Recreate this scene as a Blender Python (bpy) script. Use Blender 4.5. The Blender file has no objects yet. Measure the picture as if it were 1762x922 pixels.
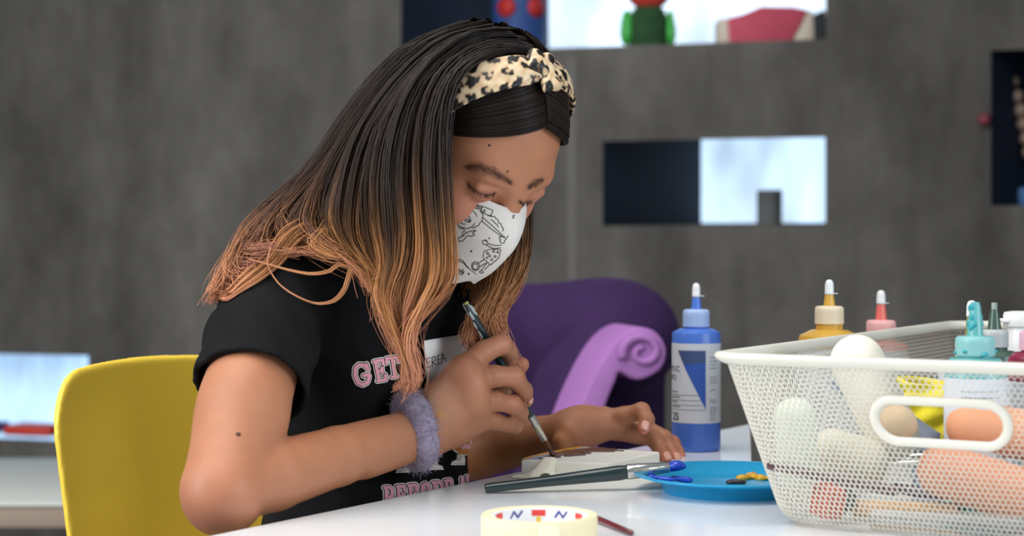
import bpy, bmesh, math, random
import numpy as np
from mathutils import Vector, Matrix
from mathutils.bvhtree import BVHTree

random.seed(7)
rng = np.random.default_rng(7)
sc = bpy.context.scene
COL = sc.collection

# ------------------------------------------------------------------ camera, light, exposure
FPX, HZ, CZ = 3000.0, 420.0, 0.95
def P(u, v, d):
    """a point of the place at distance d along the view, from its pixel in the photograph"""
    return Vector(((u - 881) / FPX * d, d, CZ - (v - HZ) / FPX * d))
cam_d = bpy.data.cameras.new('camera')
cam = bpy.data.objects.new('camera', cam_d); COL.objects.link(cam)
cam.location = (0, 0, CZ); cam.rotation_euler = (math.pi / 2, 0, 0)
cam_d.sensor_width = 36; cam_d.lens = 36 * FPX / 1762
cam_d.shift_y = (HZ - 461) / 1762
cam_d.clip_start = 0.05
cam_d.dof.use_dof = True; cam_d.dof.focus_distance = 1.62; cam_d.dof.aperture_fstop = 5.2
sc.camera = cam

w = bpy.data.worlds.new('world'); sc.world = w; w.use_nodes = True
wb = w.node_tree.nodes['Background']
wb.inputs[0].default_value = (0.80, 0.90, 1.0, 1); wb.inputs[1].default_value = 0.36

def area(name, loc, target, sx, sy, power, color, spread=math.pi):
    l = bpy.data.lights.new(name, 'AREA'); l.shape = 'RECTANGLE'; l.size = sx; l.size_y = sy
    l.energy = power; l.color = color
    o = bpy.data.objects.new(name, l); COL.objects.link(o); o.location = loc
    o.rotation_euler = (Vector(target) - Vector(loc)).to_track_quat('-Z', 'Y').to_euler()
    l.spread = spread
    return o
area('ceiling_light', (-0.75, 1.15, 2.75), (-0.6, 1.5, 0), 2.2, 2.2, 63, (1.0, 0.95, 0.89))
area('window_light', (-2.5, 0.5, 1.8), (-.9, 2.9, 0.85), 1.6, 1.6, 84, (0.92, 0.96, 1.0))
area('side_fill_light', (1.5, 0.45, 1.35), (-0.1, 1.6, 0.95), 0.9, 0.9, 5.0, (0.85, 0.93, 1.0), math.radians(85))  # unseen fill lamp, added to brighten the face and the chair
sc.view_settings.view_transform = 'Standard'; sc.view_settings.look = 'None'
sc.view_settings.exposure = 0.0; sc.view_settings.gamma = 1.0
sc.view_settings.use_curve_mapping = False

# ------------------------------------------------------------------ helpers: materials
def lin(c):
    f = lambda x: x / 12.92 if x <= 0.04045 else ((x + 0.055) / 1.055) ** 2.4
    return tuple(f(x / 255.0) for x in c[:3])
def mat(name, rgb, rough=0.5, spec=0.5, metal=0.0, noise=0.0, nscale=20, bump=0.0, bscale=200, trans=0.0, alpha=1.0, attr=None, sss=0.0, coat=0.0, sheen=0.0, emit=None, estr=1.0, stretch=(1, 1, 1), sub=None, ior=None):
    m = bpy.data.materials.new(name); m.use_nodes = True
    nt = m.node_tree; N = nt.nodes; Lk = nt.links
    b = N['Principled BSDF']
    c = lin(rgb) + (1,)
    b.inputs['Base Color'].default_value = c
    b.inputs['Roughness'].default_value = rough
    b.inputs['Specular IOR Level'].default_value = spec
    b.inputs['Metallic'].default_value = metal
    b.inputs['Transmission Weight'].default_value = trans
    b.inputs['Alpha'].default_value = alpha
    b.inputs['Coat Weight'].default_value = coat
    if ior: b.inputs['IOR'].default_value = ior
    if sheen:
        b.inputs['Sheen Weight'].default_value = sheen; b.inputs['Sheen Tint'].default_value = tuple(min(1, x * 1.8 + .03) for x in c[:3]) + (1,); b.inputs['Sheen Roughness'].default_value = 0.4
    if sss:
        b.inputs['Subsurface Weight'].default_value = sss
        b.inputs['Subsurface Radius'].default_value = (1, .35, .2)
        b.inputs['Subsurface Scale'].default_value = 0.006
    if emit:
        b.inputs['Emission Color'].default_value = lin(emit) + (1,); b.inputs['Emission Strength'].default_value = estr
    tc = N.new('ShaderNodeTexCoord'); mp = N.new('ShaderNodeMapping')
    mp.inputs['Scale'].default_value = stretch
    Lk.new(tc.outputs['Object'], mp.inputs[0])
    src = None
    if attr:
        a = N.new('ShaderNodeVertexColor'); a.layer_name = attr; src = a.outputs[0]
        Lk.new(src, b.inputs['Base Color'])
    if noise:
        nz = N.new('ShaderNodeTexNoise'); nz.inputs['Scale'].default_value = nscale; nz.inputs['Detail'].default_value = 6
        Lk.new(mp.outputs[0], nz.inputs['Vector'])
        mr = N.new('ShaderNodeMapRange'); mr.inputs[1].default_value = .3; mr.inputs[2].default_value = .7
        mr.inputs[3].default_value = 1 - noise; mr.inputs[4].default_value = 1 + noise
        Lk.new(nz.outputs[0], mr.inputs[0])
        mx = N.new('ShaderNodeVectorMath'); mx.operation = 'SCALE'
        if src: Lk.new(src, mx.inputs[0])
        else: mx.inputs[0].default_value = c[:3]
        Lk.new(mr.outputs[0], mx.inputs['Scale']); Lk.new(mx.outputs[0], b.inputs['Base Color'])
    if bump:
        nb = N.new('ShaderNodeTexNoise'); nb.inputs['Scale'].default_value = bscale; nb.inputs['Detail'].default_value = 4
        Lk.new(mp.outputs[0], nb.inputs['Vector'])
        bp = N.new('ShaderNodeBump'); bp.inputs['Strength'].default_value = bump; bp.inputs['Distance'].default_value = 0.002
        Lk.new(nb.outputs[0], bp.inputs['Height']); Lk.new(bp.outputs[0], b.inputs['Normal'])
    return m

# ------------------------------------------------------------------ helpers: objects
def link(name, me, m=None, parent=None, smooth=True):
    o = bpy.data.objects.new(name, me); COL.objects.link(o)
    if m is not None and not me.materials:
        for x in (m if isinstance(m, (list, tuple)) else [m]): me.materials.append(x)
    if smooth and len(me.polygons): me.polygons.foreach_set('use_smooth', np.ones(len(me.polygons), bool))
    if parent is not None: o.parent = parent; o.matrix_parent_inverse = Matrix.Translation(-Vector(parent.location))
    return o
def sharp(o, deg=35):
    md = o.data
    try: md.set_sharp_from_angle(angle=math.radians(deg))
    except Exception: pass
    return o
def empty(name, loc, label=None, cat=None, group=None):
    o = bpy.data.objects.new(name, None); COL.objects.link(o); o.location = loc; o.empty_display_size = .05
    return tag(o, label, cat, group)
def tag(o, label=None, cat=None, group=None, kind=None):
    if label: o['label'] = label
    if cat: o['category'] = cat
    if group: o['group'] = group
    if kind: o['kind'] = kind
    return o
def mesh(name, verts, faces):
    me = bpy.data.meshes.new(name); me.from_pydata([tuple(v) for v in verts], [], [tuple(f) for f in faces]); me.update()
    return me
def mesh_np(name, V, Q):
    """fast build; V (n,3), Q (m,k) all faces of k corners"""
    me = bpy.data.meshes.new(name); n, k = Q.shape
    me.vertices.add(len(V)); me.vertices.foreach_set('co', np.asarray(V, np.float32).ravel())
    me.loops.add(n * k); me.loops.foreach_set('vertex_index', np.asarray(Q, np.int32).ravel())
    me.polygons.add(n); me.polygons.foreach_set('loop_start', np.arange(n, dtype=np.int32) * k)
    me.polygons.foreach_set('loop_total', np.full(n, k, np.int32))
    me.update(calc_edges=True); me.validate()
    return me
def color_attr(me, C):
    a = me.color_attributes.new('col', 'FLOAT_COLOR', 'POINT')
    A = np.ones((len(me.vertices), 4), np.float32); A[:, :3] = C
    a.data.foreach_set('color', A.ravel())
def bm_mesh(name, bm):
    bmesh.ops.recalc_face_normals(bm, faces=bm.faces[:])
    me = bpy.data.meshes.new(name); bm.to_mesh(me); bm.free(); return me
def lathe_me(name, prof, seg=48, cap=True, sx=1, sy=1):
    """prof: list of (r,z) bottom to top"""
    V = []; F = []
    for r, z in prof:
        for i in range(seg):
            a = 2 * math.pi * i / seg; V.append((r * math.cos(a) * sx, r * math.sin(a) * sy, z))
    for j in range(len(prof) - 1):
        for i in range(seg):
            k = (i + 1) % seg
            F.append((j * seg + i, j * seg + k, (j + 1) * seg + k, (j + 1) * seg + i))
    if cap:
        F.append(tuple(range(seg - 1, -1, -1))); F.append(tuple((len(prof) - 1) * seg + i for i in range(seg)))
    return mesh(name, V, F)
def box_me(name, sx, sy, sz, bev=0.0, seg=3, center=(0, 0, 0)):
    bm = bmesh.new(); bmesh.ops.create_cube(bm, size=1)
    for v in bm.verts: v.co = Vector((v.co.x * sx + center[0], v.co.y * sy + center[1], v.co.z * sz + center[2]))
    if bev: bmesh.ops.bevel(bm, geom=bm.edges[:], offset=bev, segments=seg, affect='EDGES', profile=.5)
    return bm_mesh(name, bm)
def prism_bm(pts, z0, z1, bev=0.0, seg=3):
    bm = bmesh.new()
    lo = [bm.verts.new((x, y, z0)) for x, y in pts]; hi = [bm.verts.new((x, y, z1)) for x, y in pts]
    bm.faces.new(lo[::-1]); bm.faces.new(hi); n = len(pts)
    for i in range(n): bm.faces.new((lo[i], lo[(i + 1) % n], hi[(i + 1) % n], hi[i]))
    bmesh.ops.recalc_face_normals(bm, faces=bm.faces[:])
    if bev: bmesh.ops.bevel(bm, geom=bm.edges[:], offset=bev, segments=seg, affect='EDGES', profile=.5)
    return bm
def spline(pts, n):
    """Catmull-Rom through pts, n samples"""
    A = np.asarray(pts, float); m = len(A)
    t = np.linspace(0, m - 1, n); i = np.clip(np.floor(t).astype(int), 0, m - 2); f = (t - i)[:, None]
    p0 = A[np.maximum(i - 1, 0)]; p1 = A[i]; p2 = A[i + 1]; p3 = A[np.minimum(i + 2, m - 1)]
    return .5 * ((2 * p1) + (-p0 + p2) * f + (2 * p0 - 5 * p1 + 4 * p2 - p3) * f ** 2 + (-p0 + 3 * p1 - 3 * p2 + p3) * f ** 3)
def tube_geo(path, rad, seg=8, closed=False, cap=True, flat=1.0, up=None):
    """verts, faces of a tube along path (list of Vector), radius number or list; flat scales the second axis"""
    Pn = [Vector(p) for p in path]; n = len(Pn); V = []; F = []
    R = rad if hasattr(rad, '__len__') else [rad] * n
    prev = None
    for i, p in enumerate(Pn):
        a = Pn[(i - 1) % n] if (closed or i > 0) else Pn[i]; b = Pn[(i + 1) % n] if (closed or i < n - 1) else Pn[i]
        t = (b - a).normalized()
        if up is not None: nrm = Vector(up) - t * t.dot(Vector(up)); nrm.normalize()
        elif prev is None:
            nrm = t.orthogonal().normalized()
        else:
            nrm = (prev - t * t.dot(prev)).normalized()
        prev = nrm; bn = t.cross(nrm)
        for k in range(seg):
            an = 2 * math.pi * k / seg
            V.append(p + (nrm * math.cos(an) * flat + bn * math.sin(an)) * R[i])
    m = n if closed else n - 1
    for i in range(m):
        j = (i + 1) % n
        for k in range(seg):
            l = (k + 1) % seg
            F.append((i * seg + k, i * seg + l, j * seg + l, j * seg + k))
    if cap and not closed:
        F.append(tuple(range(seg - 1, -1, -1))); F.append(tuple((n - 1) * seg + k for k in range(seg)))
    return V, F
def tube_me(name, path, rad, **k):
    V, F = tube_geo(path, rad, **k); return mesh(name, V, F)
def merge_me(name, geos):
    V = []; F = []
    for v, f in geos:
        o = len(V); V += list(v); F += [tuple(i + o for i in q) for q in f]
    return mesh(name, V, F)
def frame_to(a, b):
    """matrix with local Z from a to b"""
    a, b = Vector(a), Vector(b); d = (b - a).normalized()
    return Matrix.Translation(a) @ d.to_track_quat('Z', 'Y').to_matrix().to_4x4()
def bvh_of(objs):
    V = []; F = []
    for o in objs:
        off = len(V); mw = o.matrix_basis
        V += [mw @ v.co for v in o.data.vertices]; F += [tuple(i + off for i in p.vertices) for p in o.data.polygons]
    return BVHTree.FromPolygons(V, F)
EYE = Vector((0, 0, CZ))
def hit(bvh, u, v):
    d = (P(u, v, 1.0) - EYE).normalized()
    loc, nrm, idx, dist = bvh.ray_cast(EYE, d)
    if loc is None: return None, None
    if nrm.dot(d) > 0: nrm = -nrm
    return loc, nrm

# ------------------------------------------------------------------ helpers: smooth bodies grown from a distance field
class Field:
    def __init__(self): self.ops = []
    def add(self, f, k=.01, mode='u'): self.ops.append((f, k, mode)); return self
    def cone(self, a, b, ra, rb, k=.01, mode='u', M=None):
        a = np.array(a, float); b = np.array(b, float); ab = b - a; L2 = ab @ ab
        def f(p):
            q = p - a; t = np.clip((q @ ab) / L2, 0, 1)
            return np.sqrt(((q - t[:, None] * ab) ** 2).sum(1)) - (ra + (rb - ra) * t)
        return self.add(f, k, mode)
    def chain(self, pts, rs, k=.006, mode='u'):
        """tapering jointed limb: one smooth piece of its own, then joined to the rest"""
        sub = Field()
        for i in range(len(pts) - 1): sub.cone(pts[i], pts[i + 1], rs[i], rs[i + 1], .004)
        return self.add(sub.ev, k, mode)
    def ell(self, c, r, R=None, k=.01, mode='u'):
        c = np.array(c, float); r = np.array(r, float); R = np.eye(3) if R is None else np.array(R)
        def f(p):
            q = (p - c) @ R
            k0 = np.sqrt(((q / r) ** 2).sum(1)); k1 = np.sqrt(((q / r ** 2) ** 2).sum(1))
            return k0 * (k0 - 1) / np.maximum(k1, 1e-6)
        return self.add(f, k, mode)
    def ev(self, p):
        d = np.full(len(p), 1.0)
        lo, hi = p.min(0), p.max(0); cen = ((lo + hi) / 2)[None]; rad = np.sqrt(((hi - lo) ** 2).sum()) / 2
        for f, k, mode in self.ops:
            if len(p) > 8 and rad < .12 and mode in 'us' and f(cen)[0] * .75 - rad > k + .004: continue   # too far to matter here
            e = f(p)
            if mode == 'u':
                h = np.maximum(k - np.abs(d - e), 0) / k; d = np.minimum(d, e) - h * h * k * .25
            elif mode == 's':
                e = -e; h = np.maximum(k - np.abs(d - e), 0) / k; d = np.maximum(d, e) + h * h * k * .25
            elif mode == 'i':
                h = np.maximum(k - np.abs(d - e), 0) / k; d = np.maximum(d, e) + h * h * k * .25
            elif mode == 'f': d = d + e
        return d
def polygonise(ev, lo, hi, vox, B=8):
    """surface nets over the cells near the surface; returns V (n,3), Q (m,4)"""
    lo = np.array(lo, float); hi = np.array(hi, float)
    nb = np.ceil((hi - lo) / (vox * B)).astype(int)
    g = np.stack(np.meshgrid(*[np.arange(n) for n in nb], indexing='ij'), -1).reshape(-1, 3)
    cen = lo + (g + .5) * vox * B
    rad = vox * B * .5 * 1.7321 * 1.5 + vox * 2
    dc = np.concatenate([ev(c) for c in np.array_split(cen, max(1, len(cen) // 200000))])
    g = g[np.abs(dc) < rad]
    k = np.stack(np.meshgrid(*[np.arange(B + 1)] * 3, indexing='ij'), -1).reshape(-1, 3)
    S = (nb * B + 4).astype(np.int64)
    key = lambda ijk: (ijk[..., 0].astype(np.int64) * S[1] + ijk[..., 1]) * S[2] + ijk[..., 2]
    VK = []; VP = []; QK = []
    sk = (g[:, 0] // 3 * 4096 + g[:, 1] // 3) * 4096 + g[:, 2] // 3
    od = np.argsort(sk, kind='stable'); g = g[od]; sk = sk[od]
    for ch in np.split(g, np.flatnonzero(np.diff(sk)) + 1):
        I = ch[:, None, :] * B + k[None]
        p = lo + I * vox
        d = ev(p.reshape(-1, 3)).reshape(len(ch), B + 1, B + 1, B + 1)
        ins = d < 0
        c8 = [(a, b, c) for a in (0, 1) for b in (0, 1) for c in (0, 1)]
        sl = lambda A, o: A[:, o[0]:o[0] + B, o[1]:o[1] + B, o[2]:o[2] + B]
        cnt = sum(sl(ins, o).astype(np.int8) for o in c8)
        cut = (cnt > 0) & (cnt < 8)
        ci = np.argwhere(cut)
        if len(ci) == 0: continue
        base = ch[ci[:, 0]] * B + ci[:, 1:]
        D8 = {o: d[ci[:, 0], ci[:, 1] + o[0], ci[:, 2] + o[1], ci[:, 3] + o[2]] for o in c8}
        acc = np.zeros((len(ci), 3)); num = np.zeros(len(ci))
        for o in c8:
            for ax in range(3):
                if o[ax]: continue
                o2 = tuple(1 if i == ax else o[i] for i in range(3))
                a, b = D8[o], D8[o2]; m = (a < 0) != (b < 0)
                t = np.where(m, a / np.where(m, a - b, 1), 0)
                q = np.tile(np.array(o, float), (len(ci), 1)); q[:, ax] += t
                acc += q * m[:, None]; num += m
        VP.append(lo + (base + acc / num[:, None]) * vox); VK.append(key(base + 1))
        for ax in range(3):
            s1 = ins[:, :B, :B, :B]; s2 = sl(ins, tuple(1 if i == ax else 0 for i in range(3)))
            e = np.argwhere(s1 != s2)
            if len(e) == 0: continue
            bb = ch[e[:, 0]] * B + e[:, 1:]; fl = s1[e[:, 0], e[:, 1], e[:, 2], e[:, 3]]
            u, v = (ax + 1) % 3, (ax + 2) % 3
            cs = []
            for du, dv in ((0, 0), (-1, 0), (-1, -1), (0, -1)):
                q = bb.copy(); q[:, u] += du; q[:, v] += dv; cs.append(key(q + 1))
            cs = np.stack(cs, 1); cs[~fl] = cs[~fl][:, ::-1]
            QK.append(cs)
    VK = np.concatenate(VK); VP = np.concatenate(VP); QK = np.concatenate(QK)
    od = np.argsort(VK); VK = VK[od]; VP = VP[od]
    ix = np.clip(np.searchsorted(VK, QK), 0, len(VK) - 1)
    ok = (VK[ix] == QK).all(1)
    return VP, ix[ok]
def grow(name, fld, lo, hi, vox, m, parent=None):
    V, Q = polygonise(fld.ev, lo, hi, vox)
    me = mesh_np(name, V, Q)
    return link(name, me, m, parent), V
VOX_BODY, VOX_CLOTH, NH = .0018, .0026, 7000

# ================================================================== the setting
WA, WB = .0721, .2326                    # the back wall: WA*X + WB*Y = 1, a little nearer on one side
WN = Vector((-WA, -WB, 0)).normalized()  # towards the room
def W(u, v, back=0.0):
    k = (1 + back * math.hypot(WA, WB)) / (WA * (u - 881) / FPX + WB)
    return P(u, v, k)
concrete = mat('concrete', (92, 90, 87), rough=.9, spec=.2)
def concrete_nodes(m):
    nt = m.node_tree; N = nt.nodes; L = nt.links; b = N['Principled BSDF']
    tc = N.new('ShaderNodeTexCoord')
    def nz(scale, stretch, detail, lo, hi):
        mp = N.new('ShaderNodeMapping'); mp.inputs['Scale'].default_value = stretch; L.new(tc.outputs['Object'], mp.inputs[0])
        n = N.new('ShaderNodeTexNoise'); n.inputs['Scale'].default_value = scale; n.inputs['Detail'].default_value = detail; n.inputs['Roughness'].default_value = .6
        L.new(mp.outputs[0], n.inputs['Vector'])
        r = N.new('ShaderNodeMapRange'); r.inputs[1].default_value = .32; r.inputs[2].default_value = .68; r.inputs[3].default_value = lo; r.inputs[4].default_value = hi
        L.new(n.outputs[0], r.inputs[0]); return r.outputs[0]
    a = nz(2.2, (1, 1, .45), 5, .52, 1.5); c = nz(9, (1, 1, .16), 4, .84, 1.16); d = nz(13, (1, 1, .8), 6, .86, 1.12)
    m1 = N.new('ShaderNodeMath'); m1.operation = 'MULTIPLY'; L.new(a, m1.inputs[0]); L.new(c, m1.inputs[1])
    m2 = N.new('ShaderNodeMath'); m2.operation = 'MULTIPLY'; L.new(m1.outputs[0], m2.inputs[0]); L.new(d, m2.inputs[1])
    s = N.new('ShaderNodeVectorMath'); s.operation = 'SCALE'; s.inputs[0].default_value = lin((90, 87, 83)); L.new(m2.outputs[0], s.inputs['Scale'])
    L.new(s.outputs[0], b.inputs['Base Color'])
    bp = N.new('ShaderNodeBump'); bp.inputs['Strength'].default_value = .5; bp.inputs['Distance'].default_value = .01
    L.new(m2.outputs[0], bp.inputs['Height']); L.new(bp.outputs[0], b.inputs['Normal'])
concrete_nodes(concrete)
navy = mat('dark_navy', (26, 36, 54), rough=.7, spec=.2, noise=.12, nscale=6)
def wall_xy(p):     # along the wall, up
    t = Vector((WB, -WA, 0)).normalized(); return p.dot(t), p.z
def wall_pt(s, z):
    t = Vector((WB, -WA, 0)).normalized(); o = W(881, 420); o = o - t * o.dot(t); return o + t * s + Vector((0, 0, z - o.z))
# openings: front (u0,v0,u1,v1), the back frame of the deep reveal, depth of the reveal
OPEN = [((-260, 612, 152, 746), (-300, 600, 160, 742), .42),
        ((1037, 236, 1420, 389), (1207, 222, 1424, 383), .55),
        ((690, -260, 1421, 92), (945, -270, 1426, 88), .55),
        ((1705, 68, 2300, 354), (1900, 60, 2320, 350), .55)]
rects = []
for (u0, v0, u1, v1), _, _ in OPEN:
    a = wall_xy(W(u0, v1)); b = wall_xy(W(u1, v0)); rects.append((a[0], a[1], b[0], b[1]))
S = sorted({-4.0, 3.4} | {r[0] for r in rects} | {r[2] for r in rects}); Z = sorted({0.0, 3.0} | {r[1] for r in rects} | {r[3] for r in rects})
V = []; F = []
for i in range(len(S) - 1):
    for j in range(len(Z) - 1):
        cx, cz = (S[i] + S[i + 1]) / 2, (Z[j] + Z[j + 1]) / 2
        if any(r[0] < cx < r[2] and r[1] < cz < r[3] for r in rects): continue
        k = len(V); V += [wall_pt(S[i], Z[j]), wall_pt(S[i + 1], Z[j]), wall_pt(S[i + 1], Z[j + 1]), wall_pt(S[i], Z[j + 1])]; F.append((k, k + 1, k + 2, k + 3))
wall = link('wall_back', mesh('wall_back', V, F), concrete, smooth=False); tag(wall, kind='structure')
pane_m = []
for n, (rgb, st) in enumerate((((176, 214, 255), 1.55), ((196, 226, 255), 1.55), ((205, 230, 255), 1.75))):
    m = bpy.data.materials.new('daylight_glass_%d' % n); m.use_nodes = True; nt = m.node_tree; b = nt.nodes['Principled BSDF']
    b.inputs['Base Color'].default_value = (.5, .55, .6, 1); b.inputs['Roughness'].default_value = .3
    tc = nt.nodes.new('ShaderNodeTexCoord'); mp = nt.nodes.new('ShaderNodeMapping'); mp.inputs['Scale'].default_value = (1, 1, .4)
    nz = nt.nodes.new('ShaderNodeTexNoise'); nz.inputs['Scale'].default_value = 7; nz.inputs['Detail'].default_value = 2
    nt.links.new(tc.outputs['Object'], mp.inputs[0]); nt.links.new(mp.outputs[0], nz.inputs['Vector'])
    r = nt.nodes.new('ShaderNodeMapRange'); r.inputs[1].default_value = .35; r.inputs[2].default_value = .65; r.inputs[3].default_value = st * .55; r.inputs[4].default_value = st
    nt.links.new(nz.outputs[0], r.inputs[0]); nt.links.new(r.outputs[0], b.inputs['Emission Strength'])
    b.inputs['Emission Color'].default_value = lin(rgb) + (1,); pane_m.append(m)
for n, (f, bk, dep) in enumerate(OPEN):
    fc = [W(f[0], f[3]), W(f[2], f[3]), W(f[2], f[1]), W(f[0], f[1])]
    # the front corners follow the straight edges of the opening
    r = rects[n]; fc = [wall_pt(r[0], r[1]), wall_pt(r[2], r[1]), wall_pt(r[2], r[3]), wall_pt(r[0], r[3])]
    bc = [W(bk[0], bk[3], dep), W(bk[2], bk[3], dep), W(bk[2], bk[1], dep), W(bk[0], bk[1], dep)]
    bc[1].z = bc[0].z = min(bc[0].z, bc[1].z); bc[2].z = bc[3].z = max(bc[2].z, bc[3].z)
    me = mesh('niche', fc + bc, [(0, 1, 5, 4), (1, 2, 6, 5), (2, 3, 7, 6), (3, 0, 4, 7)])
    o = link('niche', me, [concrete, navy], wall, smooth=False); me.polygons[3].material_index = 1  # left side of the reveal dark navy, the other sides concrete
    if n == 3:
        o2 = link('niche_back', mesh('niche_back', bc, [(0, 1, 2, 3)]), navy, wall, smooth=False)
    else:
        bb = [p + WN * .004 for p in bc]
        wd = link('window_%d' % (n + 1), mesh('window', bb, [(0, 1, 2, 3)]), pane_m[n], smooth=False); tag(wd, kind='structure')
# a filled joint between two castings of the wall
ja, jb = W(984, 100) + WN * .002, W(986, 640) + WN * .002; t_ = Vector((WB, -WA, 0)).normalized() * .012
jm = mat('joint_filler', (106, 103, 99), rough=.9)
link('joint', mesh('joint', [ja - t_, ja + t_, jb + t_ + Vector((0, 0, -.6)), jb - t_ + Vector((0, 0, -.6))], [(0, 1, 2, 3)]), jm, wall, smooth=False)
floor_m = mat('floor_resin', (120, 118, 114), rough=.5, noise=.1, nscale=3)
fl = link('floor', mesh('floor', [(-4, -2, 0), (4, -2, 0), (4, 6.2, 0), (-4, 6.2, 0)], [(0, 1, 2, 3)]), floor_m, smooth=False); tag(fl, kind='structure')

plaster = mat('grey_plaster', (150, 150, 148), rough=.9, noise=.05, nscale=4)
wl = link('wall_left', mesh('wall_left', [(-3.9, -2, 0), (-3.9, 6, 0), (-3.9, 6, 3), (-3.9, -2, 3)], [(0, 1, 2, 3)]), plaster, smooth=False); tag(wl, kind='structure')
# ------------------------------------------------------------------ things in the openings
def sill(u, v, n, fr=.5):
    """point on the sill of opening n, fr of the way back"""
    r = rects[n]; z = wall_pt(r[0], r[1]).z
    p = W(u, v, OPEN[n][2] * fr); return p, z
def z_sill(n, p=None): return wall_pt(rects[n][0], rects[n][1]).z
red_p = mat('red_plastic', (214, 70, 52), rough=.5); blue_p = mat('blue_plastic', (36, 84, 160), rough=.5)
p = W(58, 742, .2); zs = z_sill(0)
def at_sill(u, n, fr): q = W(u, 400, OPEN[n][2] * fr); return Vector((q.x, q.y, z_sill(n)))
WROT = math.atan2(-WA, WB)
def lying(name, u, n, fr, sx, sy, sz, m, label, cat):
    o = link(name, box_me(name, sx, sy, sz, .008, 3, (0, 0, sz / 2)), m); o.location = at_sill(u, n, fr) + Vector((0, 0, .001)); o.rotation_euler.z = WROT
    return tag(o, label, cat)
lying('toy_box', 62, 0, .30, .15, .10, .028, red_p, 'low red box on the sill of the low window beside the yellow chair', 'box')
lying('toy_box', -28, 0, .30, .11, .10, .03, blue_p, 'low blue box on the low window sill, at the edge of view', 'box')
# small dark cylinder in the middle opening
zc = z_sill(1); pc = at_sill(1324, 1, .45)
kk = 3000 / pc.y
hgt = CZ - (327 - HZ) / kk - zc
o = link('pot', lathe_me('pot', [(.0, 0), (21.5 / kk, 0), (21.5 / kk, hgt - .004), (21.5 / kk - .003, hgt), (21.5 / kk - .012, hgt), (21.5 / kk - .014, hgt - .01), (.0, hgt - .012)], 40, cap=False), mat('grey_clay', (104, 106, 108), rough=.8)); sharp(o)
o.location = pc; tag(o, 'small dark grey cylindrical pot in the middle wall opening', 'pot')
# blue tin figure with red discs in the top opening
pb = at_sill(896, 2, .36); kb = 3000 / pb.y
rt = empty('tin_figure', pb, 'blue cylindrical handmade figure with red discs, above the girl in the top opening', 'figure')
bl = mat('blue_card', (36, 74, 138), rough=.6, noise=.08, nscale=12); rd = mat('red_card', (190, 40, 38), rough=.6)
hb = .34; rb = 48 / kb
o = link('body', lathe_me('body', [(rb * .96, 0), (rb * .96, .01), (rb * .9, .03), (rb, .10), (rb, hb - .01), (rb - .01, hb)], 40), bl); o.parent = rt
for du in (-24, 26):
    for dz in (CZ - (18 - HZ) / kb - pb.z,):
        a = math.asin(max(-1, min(1, du / kb / rb)))
        d = link('disc', lathe_me('disc', [(.0, 0), (17 / kb, 0), (17 / kb, .006), (0, .008)], 24, cap=False), rd); d.parent = rt
        d.matrix_local = Matrix.Translation((math.sin(a) * rb * .985, -math.cos(a) * rb * .985, dz)) @ Vector((math.sin(a), -math.cos(a), 0)).to_track_quat('Z', 'Y').to_matrix().to_4x4()
# green puppet with a red collar
pg = at_sill(1116, 2, .42); kg = 3000 / pg.y
rt = empty('puppet', pg, 'green handmade puppet with a red head, standing in the bright top opening', 'puppet')
gm = mat('green_felt', (40, 78, 44), rough=.9, noise=.3, nscale=30); gl = mat('bright_green_plastic', (70, 190, 80), rough=.4); rm = mat('red_felt', (196, 60, 48), rough=.9, noise=.1, nscale=30)
h0 = 78 / kg
o = link('body', lathe_me('body', [(30 / kg, 0), (34 / kg, .01), (33 / kg, h0 * .4), (35 / kg, h0 * .7), (28 / kg, h0), (22 / kg, h0 + .008)], 32, sy=.7), gm); o.parent = rt
for s, w_ in ((-1, 11), (1, 8)):
    f = Field(); f.ell((s * 37 / kg, 0, h0 * .66), (w_ / kg, .02, h0 * .36), None, .01); f.ell((s * 39 / kg, -.003, h0 * .42), (w_ * .7 / kg, .016, h0 * .2), None, .02)
    o, _ = grow('arm', f, (s * 37 / kg - .06, -.05, 0), (s * 37 / kg + .06, .05, h0 * 1.2), .005, gl); o.parent = rt
f = Field(); f.ell((0, 0, h0 + .035), (36 / kg, .035, .034), None, .02); f.ell((0, 0, h0 + .075), (28 / kg, .032, .045), None, .02)
o, _ = grow('head', f, (-.09, -.06, h0 - .02), (.09, .06, h0 + .15), .005, rm); o.parent = rt
# pink house-shaped box with cream ends
pk = at_sill(1322, 2, .30); kp = 3000 / pk.y
rt = empty('paper_boat', pk, 'pink paper boat with cream ends, in the bright top opening', 'boat')
pm = mat('pink_paper', (206, 82, 104), rough=.7, noise=.05, nscale=15); cm = mat('cream_paper', (226, 214, 196), rough=.7); dk = mat('dark_paper', (48, 52, 56), rough=.8)
def panel(name, pxs, m, y0, y1):
    pp = [((x - 1322) / kp, (86 - y) / kp) for x, y in pxs]
    bm = prism_bm(pp, 0, y1 - y0, .003, 2)
    me = bm_mesh(name, bm); o = link(name, me, m); o.parent = rt; o.matrix_local = Matrix.Translation((0, y1, 0)) @ Matrix.Rotation(math.pi / 2, 4, 'X')
panel('hull', [(1252, 86), (1248, 38), (1272, 32), (1305, 18), (1360, 19), (1384, 24), (1372, 50), (1352, 86)], pm, -.05, .05)
panel('end_panel', [(1233, 80), (1233, 38), (1249, 38), (1253, 80)], cm, -.045, .045)
panel('end_panel', [(1353, 86), (1372, 50), (1384, 24), (1394, 26), (1396, 70), (1388, 86)], cm, -.045, .045)
panel('base_block', [(1394, 86), (1396, 30), (1414, 24), (1418, 60), (1416, 86)], dk, -.05, .05)
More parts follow.
